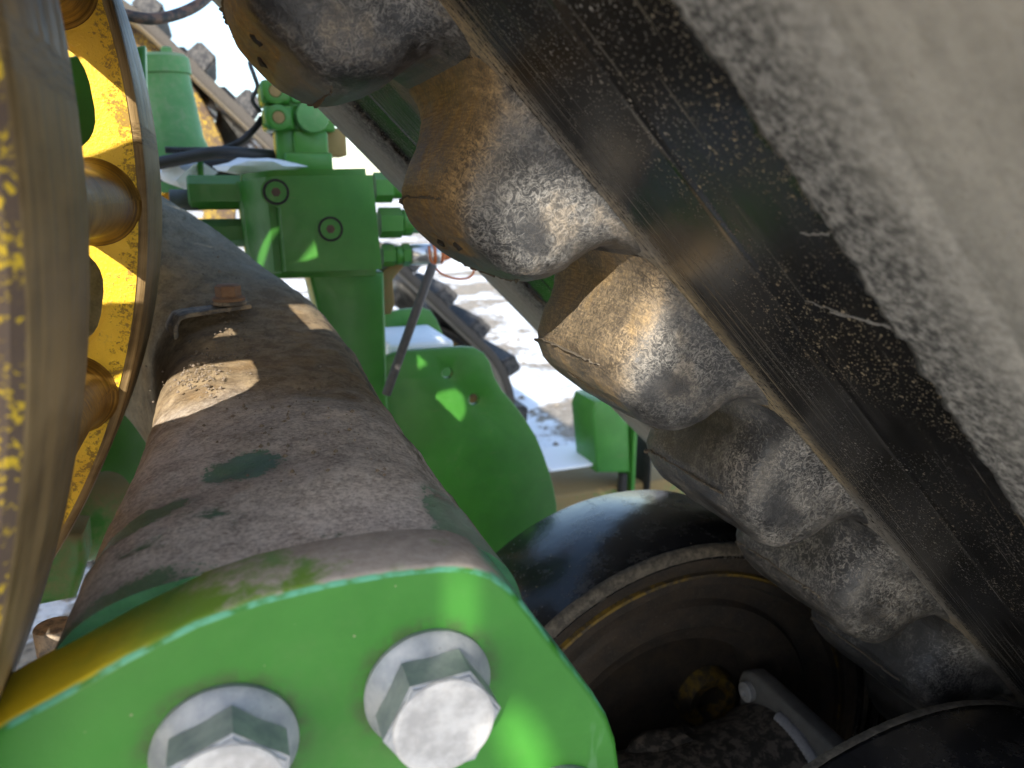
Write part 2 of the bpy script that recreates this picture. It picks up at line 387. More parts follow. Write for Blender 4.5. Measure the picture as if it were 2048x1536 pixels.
amt = g.math('ADD', g.mul(worm, g.mul(g.ramp(g.noise(17, 2, .5, 0, lv), .35, .6), .50)), g.math('ADD', g.mul(g.ramp(wr2, .42, .66), .36), g.mul(g.math('SUBTRACT', big, .46), 1.25)))
amt = g.math('ADD', amt, g.mul(tanf, .38)); amt = g.math('SUBTRACT', amt, g.mul(ocs.outputs[1], g.math('ADD', .30, g.mul(tan, 1.6))))  # green channel thins dust; on sprocket-side faces it paints in shade between lugs
amt = g.mul(g.math('MINIMUM', g.mx(amt, .04), .95), g.math('SUBTRACT', 1, g.mul(polish, .85)))
col = g.mix(amt, dk, dust)
mLug = g.out(col, g.fmix(amt, .36, .78), bump=g.math('ADD', g.mul(worm, .35), g.mul(wr2, .5)), bstr=.4, bdist=.0012, bumps=[(big, .10, .003), (g.mul(stt, tan), .25, .001)])
g = M('torn_rubber'); n2 = g.noise(300, 5, .7)
mTorn = g.out(g.mix(n2, (.03, .028, .026), (.20, .165, .12)), .85, bump=n2, bstr=.6, bdist=.001)
g = M('pit_rubber'); mPit = g.out((.022, .019, .015), .8, bump=g.noise(500, 4), bstr=.6, bdist=.001)
g = M('tread_rubber'); n2 = g.noise(60, 6, .7)
mTread = g.out(g.mix(g.ramp(n2, .4, .65), (.02, .021, .026), (.10, .095, .09)), .7, bump=n2, bstr=.3, bdist=.002)

# idler tyre: glossy dark rubber, dusty shoulders
g = M('idler_rubber'); n1 = g.noise(26, 5, .65, .2); n2 = g.noise(240, 5, .7); n3 = g.noise(1, 5, .6, .1, g.vec(g.uv, 4, 130, 1))
d = g.mul(g.ramp(g.math('ADD', g.mul(n1, .7), g.mul(n2, .35)), .50, .70), .5); sp = g.mul(g.ramp(g.voro(130), .14, .06), g.ramp(g.noise(40), .5, .6))
col = g.mix(d, (.010, .011, .014), (.060, .057, .052)); col = g.mix(g.mul(sp, .8), col, (.34, .30, .25))
mTyre = g.out(col, g.math('ADD', g.fmix(d, .16, .5), g.mul(n3, .08)), bump=g.math('ADD', n1, g.mul(sp, -.8)), bstr=.22, bdist=.003, bumps=[(n2, .12, .0006)])
g = M('scuffed_shoulder'); n1 = g.noise(120, 5, .7)
mShoulder = g.out(g.mix(g.ramp(n1, .35, .7), (.03, .028, .026), (.11, .10, .085)), .8, bump=n1, bstr=.3, bdist=.001)
g = M('rusty_steel'); n1 = g.noise(40, 6, .7, .4); n2 = g.noise(300, 4, .7)
col = g.mix(g.ramp(n1, .35, .65), (.012, .011, .010), (.030, .022, .016)); col = g.mix(g.ramp(n2, .55, .75), col, (.06, .052, .045))
mRust = g.out(col, .75, bump=n2, bstr=.5, bdist=.002)
g = M('yellow_weathered'); n1 = g.noise(45, 6, .7)
mYelDark = g.out(g.mix(g.ramp(n1, .40, .56), (.13, .085, .008), (.030, .024, .016)), .7)
g = M('axle_casting'); n1 = g.noise(80, 5, .65, .5); n2 = g.noise(300, 5, .7)
col = g.mix(g.ramp(g.math('ADD', g.mul(n1, .8), g.mul(n2, .25)), .48, .60), (.028, .027, .026), (.115, .10, .088))
mAxle = g.out(col, .7, bump=g.math('ADD', n1, g.mul(n2, .5)), bstr=.5, bdist=.003)
g = M('grey_primer'); n1 = g.noise(60, 5, .7)
mGrey = g.out(g.mix(n1, (.06, .064, .068), (.15, .15, .146)), .6, bump=g.noise(200, 4), bstr=.3, bdist=.001)
g = M('weld_bead'); mWeld = g.out(g.mix(g.noise(300), (.16, .17, .20), (.34, .35, .39)), .5, bump=g.noise(260, 3), bstr=.6, bdist=.002)

# plated bolts
g = M('zinc_plate'); n1 = g.noise(70, 5, .65); n2 = g.noise(420, 4, .7); sp = g.ramp(g.voro(190), .12, .05)
col = g.mix(g.ramp(n1, .3, .7), (.28, .30, .33), (.46, .47, .48)); col = g.mix(g.mul(sp, g.ramp(n1, .45, .6)), col, (.22, .20, .19))
mZinc = g.out(col, g.math('ADD', .42, g.mul(n2, .2)), metal=.45, bump=n2, bstr=.18, bdist=.0006)
g = M('zinc_head_dusty'); n1 = g.noise(60, 6, .7); n2 = g.noise(300, 5, .7)
col = g.mix(g.ramp(n1, .35, .65), (.40, .39, .385), (.60, .59, .58)); col = g.mix(g.ramp(g.math('ADD', g.mul(n1, .6), g.mul(n2, .5)), .66, .74), col, (.40, .24, .13))
mHead = g.out(col, .6, metal=.12, bump=g.math('ADD', n1, n2), bstr=.35, bdist=.0012)
g = M('rust_bolt'); n1 = g.noise(150, 5, .7)
mRustBolt = g.out(g.mix(n1, (.24, .11, .055), (.50, .32, .20)), .85, bump=n1, bstr=.5, bdist=.001)
g = M('bare_strap'); n1 = g.noise(80, 6, .7)
mStrap = g.out(g.mix(g.ramp(n1, .4, .62), (.16, .14, .125), (.46, .36, .25)), .75, bump=n1, bstr=.4, bdist=.001)
g = M('chrome_sleeve'); n1 = g.noise(50, 4); mChrome = g.out(g.mix(n1, (.55, .55, .55), (.8, .8, .79)), .3, metal=.8)
g = M('hose_rubber'); n1 = g.noise(50, 4, .6); mHose = g.out(g.mix(n1, (.012, .012, .013), (.045, .043, .042)), .5, bump=g.noise(400, 3), bstr=.2, bdist=.0008)
g = M('hose_brown'); n1 = g.noise(60, 4, .6); mHoseB = g.out(g.mix(g.ramp(n1, .4, .6), (.03, .025, .022), (.16, .085, .05)), .6)
g = M('orange_plastic'); mOrange = g.out(g.mix(g.noise(80), (.42, .09, .02), (.58, .18, .05)), .5)
g = M('dark_rod'); mRod = g.out(g.mix(g.noise(90, 4), (.05, .047, .045), (.13, .12, .115)), .45)
g = M('plug_socket'); mSock = g.out(g.mix(g.noise(200), (.05, .03, .02), (.16, .10, .06)), .9)
g = M('soil_stained'); mSoil = g.out(g.mix(g.noise(40, 5), (.20, .14, .05), (.34, .24, .10)), .85)

# ground: gravel with melting snow
g = M('gravel_and_snow'); n1 = g.noise(1.15, 5, .62, .6); n2 = g.noise(14, 5, .7); vv = g.voro(38); n3 = g.noise(120, 4, .7)
grav = g.mix(g.ramp(g.math('ADD', g.mul(vv, .8), g.mul(n3, .5)), .2, .8), (.10, .085, .066), (.36, .31, .25))
sn = g.ramp(g.math('ADD', g.math('ADD', g.mul(n1, 1.0), g.mul(n2, .26)), 0), .60, .66)
col = g.mix(sn, grav, (.86, .88, .92))
mGround = g.out(col, g.fmix(sn, .9, .55), bump=g.math('ADD', g.mul(sn, 2.0), g.math('ADD', vv, g.mul(n3, .5))), bstr=.6, bdist=.02)
g = M('snow'); mSnow = g.out((.88, .90, .94), .6, bump=g.noise(60, 5), bstr=.4, bdist=.006)

# ------------------------------------------------------------------ ground
V, Fc = [], []; N_ = 120
def warp(i):
    a = i / N_ * 2 - 1; return math.copysign(abs(a) ** 3 * 220 + abs(a) * 4, a)
for j in range(N_ + 1):
    for i in range(N_ + 1):
        x, y = warp(i), warp(j) + 3
        V.append((x, y, .016 * mnoise.noise((x * .8, y * .8, 0)) + .008 * mnoise.noise((x * 4, y * 4, 3)) - .004))
for j in range(N_):
    for i in range(N_): Fc.append((j * (N_ + 1) + i, j * (N_ + 1) + i + 1, (j + 1) * (N_ + 1) + i + 1, (j + 1) * (N_ + 1) + i))
o = obj('ground', mk('ground', V, Fc, sharp=0), mGround); o['kind'] = 'structure'
V, Fc = [], []
for k in range(1400):                                    # loose stones where bare gravel shows
    x, y = rnd.uniform(-.6, 5.5), rnd.uniform(1.6, 9); r = rnd.uniform(.008, .03); b0 = len(V)
    ph = rnd.random() * 6
    for q in ((0, 0, 1), (1, 0, 0), (.2, 1, 0), (-1, .2, 0), (-.1, -1, 0)):
        V.append((x + r * q[0] * rnd.uniform(.7, 1.2), y + r * q[1] * rnd.uniform(.7, 1.2), -.004 + r * q[2] * .8))
    for i in range(4): Fc.append((b0, b0 + 1 + i, b0 + 1 + (i + 1) % 4))
g = M('stone'); mStone = g.out(g.mix(g.noise(3, 2), (.09, .08, .068), (.38, .34, .29)), .9)
o = obj('gravel_stones', mk('stones', V, Fc, smooth=False), mStone); o['kind'] = 'stuff'
tag(o, 'loose grey and brown gravel stones among melting snow', 'gravel')

# ------------------------------------------------------------------ rubber track
T = Vector((.70268, 0, -.71150)); NI = Vector((-.71150, 0, -.70268)); B0 = Vector((.26015, 0, -.03715 + GZ))
LC, PITCH = .535, .169
IC, IR = (.50, -.74), .319                              # idler centre and radius
SCW = Vector((SC[0], 0, SC[1] + GZ)); ICW = Vector((IC[0], 0, IC[1] + GZ)); LIW = Vector((2 * SC[0] - IC[0], 0, IC[1] + GZ))
def build_path():
    # (point on inner surface, inward normal, arc position) with t = 0 at B0; closed loop
    rs = (SCW - B0).dot(NI); ri = (ICW - B0).dot(NI)
    ts = (SCW - B0).dot(T); ti = (ICW - B0).dot(T)
    segs = []
    a0 = math.atan2(-NI.z, -NI.x)                       # outward angle of the right run
    segs.append(('line', ts, ti, B0, T, NI))
    out = []; t = ts
    def addl(p, d, n_, ln, step):
        nonlocal t
        k = max(1, int(ln / step))
        for i in range(k): out.append((p + d * (ln * i / k), n_, t + ln * i / k))
        t += ln
    def adda(c, r, a, b, step=.02):
        nonlocal t
        ln = abs(b - a) * r; k = max(4, int(ln / step))
        for i in range(k):
            th = a + (b - a) * i / k; d = Vector((math.cos(th), 0, math.sin(th))); out.append((c + d * r, -d, t + ln * i / k))
        t += ln
    p0 = B0 + T * ts
    tA, tB = -.42, ti
    addl(p0, T, NI, tA - ts, .02); addl(B0 + T * tA, T, NI, tB - tA, .003)
    adda(ICW, ri, a0, -math.pi / 2, .006)
    addl(Vector((ICW.x, 0, ICW.z - ri)), Vector((-1, 0, 0)), Vector((0, 0, 1)), ICW.x - LIW.x, .03)
    adda(LIW, ri, -math.pi / 2, -math.pi - a0)
    aL = math.pi - a0; dL = Vector((math.cos(aL), 0, math.sin(aL)))
    q0 = LIW + dL * ri; q1 = SCW + dL * rs
    addl(q0, (q1 - q0).normalized(), -dL, (q1 - q0).length, .03)
    adda(SCW, rs, aL, a0)
    return out, t - ts, ts
PATH, LOOP, TS = build_path()
def at(t):
    t = (t - TS) % LOOP + TS
    lo, hi = 0, len(PATH) - 1
    while lo < hi:
        mid = (lo + hi + 1) // 2
        if PATH[mid][2] <= t: lo = mid
        else: hi = mid - 1
    a = PATH[lo]; b = PATH[(lo + 1) % len(PATH)]; tb = b[2] if lo + 1 < len(PATH) else TS + LOOP
    f = (t - a[2]) / max(tb - a[2], 1e-9); return a[0].lerp(b[0], f), a[1].lerp(b[1], f).normalized()
def n2(x, y, z=0): return mnoise.noise((x, y, z))
track = empty('rubber_track', (SC[0], LC, 0), 'black rubber track beside the camera with soiled drive lugs on its polished inner face', 'rubber track', 'rubber tracks')
def belt_mesh():
    half = .465; TH = .026
    cols = []                                           # (offset from centre line, inward rise, jag weight)
    for sgn in (-1, 1):
        c = [(half, -.012, 0), (half - .003, -.003, 0), (half - .010, .0045, 0), (half - .05, .005, 0), (.352, .0048, 0), (.3475, .0032, .2), (.3445, .0034, .2), (.340, .0046, .2)]
        c += [(x, .0042, .4) for x in (.325, .31, .30)] + [(.2925, .0040, .9), (.2885, .0036, 1), (.2868, .0022, 1), (.2858, .0005, 1), (.2835, 0, 1)]
        c += [(.275, 0, .3), (.26, 0, 0), (.235, 0, 0), (.212, 0, 0), (.2072, .0001, 0), (.206, .0006, 0), (.2048, .0001, 0), (.200, 0, 0), (.17, 0, 0), (.14, 0, 0), (.12, 0, 0), (.10, .0006, 0), (.05, 0, 0)]
        cols += [(sgn * x, z, wt) for x, z, wt in (c if sgn < 0 else c[::-1])]
    cols += [(half, -TH, 0), (0, -TH, 0), (-half, -TH, 0)]
    V, Fc, UVs = [], [], []; nc = len(cols); hid = nc - 3
    for p, n_, t in PATH:
        for ci, (x, z, wt) in enumerate(cols):
            jx = wt * (.0060 * n2(t * 22, x * 3, 1) + .0048 * n2(t * 75, x * 3, 2) + .0034 * n2(t * 190, x, 4))
            jz = wt * (.0016 * n2(t * 80, x * 30, 7) + .0012 * n2(t * 230, x * 40, 9)) if z > 0 else 0
            V.append(p + n_ * (z + jz) + Vector((0, LC + x - math.copysign(jx, x) * (1 if x < 0 else 1), 0)))
            UVs.append((t, LC + x - math.copysign(jx, x)))
    n_p = len(PATH)
    for i in range(n_p):
        j = (i + 1) % n_p
        for c in range(nc): Fc.append((i * nc + c, i * nc + (c + 1) % nc, j * nc + (c + 1) % nc, j * nc + c))
    me = mk('belt', V, Fc, uv=UVs, sharp=0)
    bm = bmesh.new(); bm.from_mesh(me); bmesh.ops.recalc_face_normals(bm, faces=bm.faces); bm.to_mesh(me); bm.free()
    me.shade_smooth(); me.set_sharp_from_angle(angle=R(70)); return me
belt = obj('belt', belt_mesh(), mBelt, track)

PA = [(.0852, .0020), (.0785, .0032), (.0715, .0065), (.0650, .0120), (.0600, .0200), (.0558, .0300), (.0522, .0400), (.0478, .0500), (.0420, .0588), (.0335, .0655), (.0225, .0698), (.0110, .0715)]
PB = [(.1030, -.002), (.0985, .0008), (.0955, .0045), (.0930, .0110), (.0912, .0200), (.0902, .0300), (.0890, .0400), (.0872, .0490), (.0845, .0580), (.0800, .0650), (.0735, .0695), (.0660, .0715)]
def lug_mesh(seed, detail):
    seg = 96 if detail else 40; sub = 4 if detail else 1
    rows = []
    for i in range(len(PA) - 1):
        for k in range(sub):
            f = k / sub; rows.append((PA[i][0] + (PA[i + 1][0] - PA[i][0]) * f, PB[i][0] + (PB[i + 1][0] - PB[i][0]) * f, PA[i][1] + (PA[i + 1][1] - PA[i][1]) * f, PB[i][1] + (PB[i + 1][1] - PB[i][1]) * f))
    rows.append((PA[-1][0], PB[-1][0], PA[-1][1], PB[-1][1]))
    V, Fc, tan, pol = [], [], [], []
    rr = random.Random(seed); px_, pz_, ax_, az_ = rr.uniform(-.008, .012), rr.uniform(.043, .050), rr.uniform(.016, .026), rr.uniform(.011, .019)
    for ri, (a, b, z, zb) in enumerate(rows):
        ex = 4.0 if ri > 5 * sub else 7.5 - 3.5 * ri / (5 * sub)
        for k in range(seg):
            th = 2 * math.pi * (k + .5) / seg; cs, sn = math.cos(th), math.sin(th)
            x = math.copysign(abs(cs) ** (2 / ex), cs) * a; y = math.copysign(abs(sn) ** (2 / ex), sn) * b
            if x > 0 and z > .006: x *= 1 + .20 * min(1, (z - .006) / .03)
            wgt = min(1, max(0, z / .012))
            d = .0016 * n2(x * 28 + seed, y * 28, z * 28) + .0006 * n2(x * 110, y * 110 + seed, z * 110)
            x += d * wgt * (1 if x > 0 else -1); y += d * wgt * (1 if y > 0 else -1)
            zz = z + (zb - z) * min(1, (abs(y) / b) ** 6 * 1.0) if z < .012 else z
            V.append((x, y, zz + wgt * .0012 * n2(x * 40, y * 40, seed)))
            ff = max(0, -cs) ** 1.2                      # the face towards the sprocket carries tan soil
            tan.append(min(1, ff * 1.6 * (1 if abs(cs) > .5 else abs(cs) * 2)))
            e = math.hypot((x - px_ + .3 * (z - .046)) / ax_, (z - pz_) / az_) if sn > .5 else 9
            pol.append(max(0, min(1, (1.1 - e + .55 * n2(x * 70, z * 70, seed) + .3 * n2(x * 190, z * 190, seed)) * 2.2)) if sn > .5 else 0)
    nr = len(rows)
    for i in range(nr - 1):
        for k in range(seg):
            q = (k + 1) % seg; Fc.append((i * seg + k, i * seg + q, (i + 1) * seg + q, (i + 1) * seg + k))
    c0 = len(V)
    steps = (.8, .5, .2)                                 # worn, slightly hollow tip
    for s_i, f in enumerate(steps):
        for k in range(seg):
            bx, by, bz = V[(nr - 1) * seg + k]
            V.append((bx * f, by * f, bz - .0006 + .0014 * n2(bx * f * 60, by * f * 60, seed + 5))); tan.append(.9); pol.append(0)
    for s_i in range(len(steps)):
        base = (nr - 1 + s_i) * seg
        for k in range(seg):
            q = (k + 1) % seg; Fc.append((base + k, base + q, base + seg + q, base + seg + k))
    Fc.append(tuple(range((nr - 1 + len(steps)) * seg, (nr + len(steps)) * seg)))
    me = mk('lug', V, Fc, sharp=0)
    for nm, arr in (('tan', tan), ('polish', pol)):
        at_ = me.attributes.new(nm, 'FLOAT', 'POINT'); at_.data.foreach_set('value', arr)
    me.materials.append(mLug); return me
def fringe_mesh(seed, full):
    rr = random.Random(seed); V, Fc = [], []
    a, b, z = .0372, .0822, .0635; n_ = 150
    def edge(th, k):
        ex = 4.0; cs, sn = math.cos(th), math.sin(th)
        x = math.copysign(abs(cs) ** (2 / ex), cs) * a; y = math.copysign(abs(sn) ** (2 / ex), sn) * b
        
        if x > 0: x *= 1.2
        return Vector((x, y, z)), Vector((math.copysign(abs(cs) ** 1.5, cs), math.copysign(abs(sn) ** 1.5, sn), .55)).normalized()
    pr = None
    for k in range(n_ + 1):
        th = 2 * math.pi * k / n_; p, d = edge(th, k)
        big = max(0, n2(th * 2.2, seed, 3) + .25 + full)
        ln = (.0002 + .0042 * min(big, .8) * rr.random() ** 2.0) if math.sin(th) < .45 else -.0025
        q = p - d * .004
        e = p + d * ln + Vector((rr.uniform(-1, 1), rr.uniform(-1, 1), rr.uniform(-.6, 1))) * .0012
        b0 = len(V); V += [q + Vector((0, 0, .0012)), e + Vector((0, 0, .0005)), e - Vector((0, 0, .0005)), q - Vector((0, 0, .0014))]
        if k:
            for i in range(3): Fc.append((b0 - 4 + i, b0 - 3 + i, b0 + 1 + i, b0 + i))
    return mk('fringe', V, Fc, sharp=35)
def blob(c, r, seed, sq=(1, 1, 1), rough=.35):
    bm = bmesh.new(); bmesh.ops.create_icosphere(bm, subdivisions=2, radius=1)
    for v in bm.verts:
        k = 1 + rough * mnoise.noise(v.co * 1.7 + Vector((seed, 0, 0))) + rough * .6 * mnoise.noise(v.co * 4 + Vector((0, seed, 0)))
        v.co = Vector((v.co.x * sq[0], v.co.y * sq[1], v.co.z * sq[2])) * (k * r) + Vector(c)
    return frombm('blob', bm, sharp=50)
lug_far = lug_mesh(99, False)
T0 = -.077
nl = int(LOOP / PITCH); pit = LOOP / nl
LOOK = {-1: .95, 0: .85, 1: .62, 2: .10, 3: .05, 4: .03}
for k in range(nl):
    kk = k - 4; tk = T0 + kk * (PITCH if kk <= 5 else pit)
    p, n_ = at(tk); tg = Vector((n_.z, 0, -n_.x)) * -1
    if tg.dot(at(tk + .01)[0] - p) < 0: tg = -tg
    mt = Matrix((tg, Vector((0, 1, 0)), n_)).transposed()
    if mt.determinant() < 0: mt = Matrix((tg, Vector((0, -1, 0)), n_)).transposed()
    mt = mt.to_4x4() @ Matrix.Diagonal((1, 1, 1.08, 1)); mt.translation = p + Vector((0, LC, 0))
    vis = kk in LOOK
    me = lug_mesh(11 + k, True) if vis else lug_far
    lg = obj('drive_lug', me, None, track, mt); lg.color = (LOOK.get(kk, .3), {-1: .1, 0: 0, 1: 0, 2: .12, 3: .10, 4: .15}.get(kk, .5), 0, 1)
    if vis:
        fr = obj('torn_edge', fringe_mesh(k, .25 if kk >= 1 else (.0 if kk == 0 else -.15)), mTorn); fr.parent = lg
        if kk in (-1, 0):
            for yy in (-.022, .026):
                h_ = obj('mould_pit', blob((rnd.uniform(-.006, .006), yy, .0712), .0042, k + yy * 100, (1, 1.2, .5), .5), mPit); h_.parent = lg

# dust-filled cracks and scuffs in the belt face, peeled slivers along the dusty lip
def onB(px, py, lift=0):
    v = ray(px, py); o_ = Vector((0, 0, GZ)); k_ = ((B0 + NI * lift) - o_).dot(NI) / v.dot(NI); return o_ + v * k_
g = M('pale_dust'); mPale = g.out(g.mix(g.noise(300, 4), (.07, .066, .06), (.30, .28, .25)), .9)
def scuff(pts, r, name, lift=0):
    P = [onB(x, y, lift) for x, y in pts]; P = smoothpath(P, 10); V, Fc = [], []
    for i, p in enumerate(P):
        d_ = (P[min(i + 1, len(P) - 1)] - P[max(i - 1, 0)]).normalized(); sd = d_.cross(NI).normalized(); f = i / (len(P) - 1)
        rr_ = r * .62 * (.15 + 1.2 * math.sin(math.pi * min(1, f * .9 + .08))) * (.3 + 1.3 * rnd.random()); p = p + sd * (.0022 * n2(i * .37, px0, r * 900) + .0010 * n2(i * 1.3, px0, r * 700))
        V += [p - sd * rr_ - NI * .0003, p + NI * (.0004 + r * .35), p + sd * rr_ - NI * .0003]
        if i: b0 = len(V) - 6; Fc += [(b0, b0 + 1, b0 + 4, b0 + 3), (b0 + 1, b0 + 2, b0 + 5, b0 + 4)]
    obj(name, mk(name, V, Fc, sharp=0), mPale, track)
px0 = 1.3
for pts, r in (([(1610, 598), (1665, 620), (1730, 642), (1790, 655)], .00035), ([(1660, 622), (1730, 640), (1800, 662), (1850, 682)], .0010), ([(1600, 462), (1640, 468), (1690, 462), (1718, 470)], .0009)):
    scuff(pts, r, 'scuff_mark')
for pts, r in (([(1618, 355), (1632, 378), (1646, 408)], .0010), ([(1700, 470), (1716, 488), (1722, 500)], .0013), ([(1850, 684), (1875, 700), (1895, 722)], .0010), ([(1398, 52), (1420, 90), (1448, 125)], .0009)):
    scuff(pts, r, 'peeled_sliver', .002)

# tread bars on the outside of the belt
tb = mk('tread_bar', *(lambda: ([(x * (1 - .12 * (z > 0)), y + (.10 if x > 0 else 0) * 0, z) for z in (0, .058) for (x, y) in ((-.036, -.22), (.036, -.22), (.036, .22), (-.036, .22))],
      [(0, 1, 2, 3), (7, 6, 5, 4), (0, 4, 5, 1), (1, 5, 6, 2), (2, 6, 7, 3), (3, 7, 4, 0)]))(), smooth=False)
bm = bmesh.new(); bm.from_mesh(tb); bmesh.ops.recalc_face_normals(bm, faces=bm.faces); bmesh.ops.bevel(bm, geom=bm.edges[:], offset=.006, segments=2, affect='EDGES'); bm.to_mesh(tb); bm.free()
tb.materials.append(mTread)
for k in range(nl):
    for sd in (0, 1):
        p, n_ = at(T0 + (k + .5 * sd) * pit); tg = Vector((n_.z, 0, -n_.x)); z_ = -n_; y_ = z_.cross(tg)
        mt = Matrix((tg, y_, z_)).transposed().to_4x4(); mt.translation = p - n_ * .0255 + Vector((0, LC + (.235 if sd else -.235), 0))
        obj('tread_bar', tb, None, track, mt)

# ------------------------------------------------------------------ drive sprocket
NB = 22
spr = empty('drive_sprocket', (SC[0], LC, 0), 'yellow steel drive sprocket with two slotted discs and round bars, beside the camera', 'sprocket', 'drive sprockets')
q = onL(245, 420, .54); PH = math.atan2(q.z - SCW.z, q.x - SCW.x)
def web_mesh(l0, l1, rout, win=(.415, .569), half=.30, ph=.5):
    V, Fc = [], []; K = 40
    dA = 2 * math.pi / NB
    for s_ in range(NB):
        ac = PH + (s_ + ph) * dA
        # window outline: rounded slot in (radius, angle)
        def ring(kind):
            P = []
            for k in range(K):
                th = 2 * math.pi * (k + .5) / K; cs, sn = math.cos(th), math.sin(th)
                if kind:
                    ex = 3.2; r = (win[0] + win[1]) / 2 + math.copysign(abs(cs) ** (2 / ex), cs) * (win[1] - win[0]) / 2
                    a = ac + math.copysign(abs(sn) ** (2 / ex), sn) * half * dA
                else:
                    mxx = max(abs(cs), abs(sn)); r = (.16 + rout) / 2 + cs / mxx * (rout - .16) / 2; a = ac + sn / mxx * dA / 2
                P.append((r, a))
            return P
        loops = [(ring(0), l0), (ring(1), l0), (ring(1), l1), (ring(0), l1)]
        # bevelled window lip
        b0 = len(V)
        for P, l in loops:
            for r, a in P: V.append((SCW.x + r * math.cos(a), l, SCW.z + r * math.sin(a)))
        for i in range(3):
            for k in range(K):
                q_ = (k + 1) % K; Fc.append((b0 + i * K + k, b0 + i * K + q_, b0 + (i + 1) * K + q_, b0 + (i + 1) * K + k))
    me = mk('web', V, Fc, sharp=0)
    bm = bmesh.new(); bm.from_mesh(me); bmesh.ops.remove_doubles(bm, verts=bm.verts[:], dist=1e-5); bmesh.ops.recalc_face_normals(bm, faces=bm.faces)
    es = [e for e in bm.edges if len(e.link_faces) == 2 and e.calc_face_angle(0) > R(60)]
    bmesh.ops.bevel(bm, geom=es, offset=.0035, segments=2, affect='EDGES')
    bm.to_mesh(me); bm.free(); me.shade_smooth(); me.set_sharp_from_angle(angle=R(45)); return me
def rim(name, l0, l1, mat):
    return obj(name, spin((SCW.x, 0, SCW.z), (0, 1, 0), [(l0, .591), (l0, SR - .004), (l0 + .002, SR - .001), (l0 + .006, SR), (l1 - .006, SR), (l1 - .002, SR - .001), (l1, SR - .004), (l1, .591)], 220, closed=True), mat, spr)
rim('rim', .268, .390, mRim); rim('rim', .690, .855, mRim)
rf = obj('rim_face', spin((SCW.x, 0, SCW.z), (0, 1, 0), [(.2650, .50), (.2650, .595), (.2680, .5985), (.280, .592), (.280, .50)], 160, closed=True), mFleck, spr)
obj('web', web_mesh(.360, .3885, .5925, (.36, .522), .33, 0), mYellow, spr)
obj('web', web_mesh(.6890, .720, .5925), mYellow, spr)
obj('hub', spin((SCW.x, 0, SCW.z), (0, 1, 0), [(.33, .02), (.33, .14), (.36, .165), (.72, .165), (.76, .14), (.9, .12), (.9, .02)], 64), mYellow, spr)
barp = [(.3885, .036), (.392, .0325), (.400, .0295), (.415, .0268), (.45, .0252), (.54, .0248), (.63, .0252), (.665, .0270), (.680, .0300), (.688, .0335), (.6915, .037)]
bar_me = spin((0, 0, 0), (0, 1, 0), barp, 40)
for k in range(NB):
    a = PH + k * 2 * math.pi / NB
    obj('drive_bar', bar_me, mBar, spr, Matrix.Translation((SCW.x + .560 * math.cos(a), 0, SCW.z + .560 * math.sin(a))))

# ------------------------------------------------------------------ idler wheels
def idler(label, near, group):
    e = empty('idler_roller', (IC[0], LC, 0), label, 'wheel', group)
    def P(prof):                                         # distances measured from the lug side of the wheel outwards
        return [((.69 + d) if not near else (.38 - d), r) for d, r in prof]
    c = (ICW.x, 0, ICW.z); ax = (0, 1, 0)
    obj('tyre', spin(c, ax, P([(.006, .299), (.0, .303), (-.001, .310), (.004, IR - .003), (.010, IR), (.190, IR), (.198, IR - .004), (.2, .30)]), 200, closed=True), mTyre, e)
    V, Fc = [], []; n_ = 420; rr = random.Random(3)       # ragged scuffed rubber shoulder
    for k in range(n_):
        th = 2 * math.pi * k / n_; cs, sn = math.cos(th), math.sin(th)
        for j, (d, r) in enumerate(((.010, .3185), (.003, .3185), (-.0015, .3125), (-.0005, .305))):
            r2 = r + .0012 + (.0003 * n2(cs * 30, sn * 30, j) + .0003 * n2(cs * 90, sn * 90, j)) * (0 if j == 0 else 1) + .0004
            dd = d - .0018 + .0006 * n2(cs * 30, sn * 30, 5); l = (.69 + dd) if not near else (.38 - dd)
            V.append((c[0] + r2 * cs, l, c[2] + r2 * sn))
    for k in range(n_):
        q_ = (k + 1) % n_
        for j in range(3): Fc.append((k * 4 + j, k * 4 + j + 1, q_ * 4 + j + 1, q_ * 4 + j))
    obj('shoulder', mk('shoulder', V, Fc, sharp=0), mShoulder, e)
    obj('rim', spin(c, ax, P([(.004, .302), (.006, .291), (.014, .288), (.016, .276), (.010, .272), (.010, .262), (.026, .256), (.030, .232), (.022, .226), (.022, .196), (.030, .186), (.034, .172), (.060, .168), (.11, .170), (.11, .300)]), 160, closed=True), mRust, e)
    obj('rim_lip', spin(c, ax, P([(.0155, .2775), (.0095, .2765), (.0085, .2735), (.0155, .2725)]), 160, closed=True), mYelDark, e)
    obj('web', spin(c, ax, P([(.100, .176), (.100, .06), (.125, .06), (.125, .176)]), 96, closed=True), mRust, e)
    return e
idler('large black rubber idler wheel behind the bolted flange, beyond the drive lugs', False, 'idler wheels')
idler('black rubber idler wheel outside the drive lugs, only its scuffed top showing', True, 'idler wheels')
hub = empty('idler_hub', (IC[0], .80, 0), 'yellow hub ring inside the dark centre of the idler wheel', 'hub')
qh = onL(1415, 1395, .78)
obj('hub_ring', spin((qh.x, .78, qh.z), (0, 1, 0), [(0, .022), (-.012, .026), (-.014, .040), (0, .046), (.03, .046), (.03, .022)], 48, closed=True), mYelDark, hub)
obj('hub_drum', spin((ICW.x, .80, ICW.z), (0, 1, 0), [(0, .02), (0, .10), (.02, .115), (.09, .115), (.09, .02)], 64), mRust, hub)

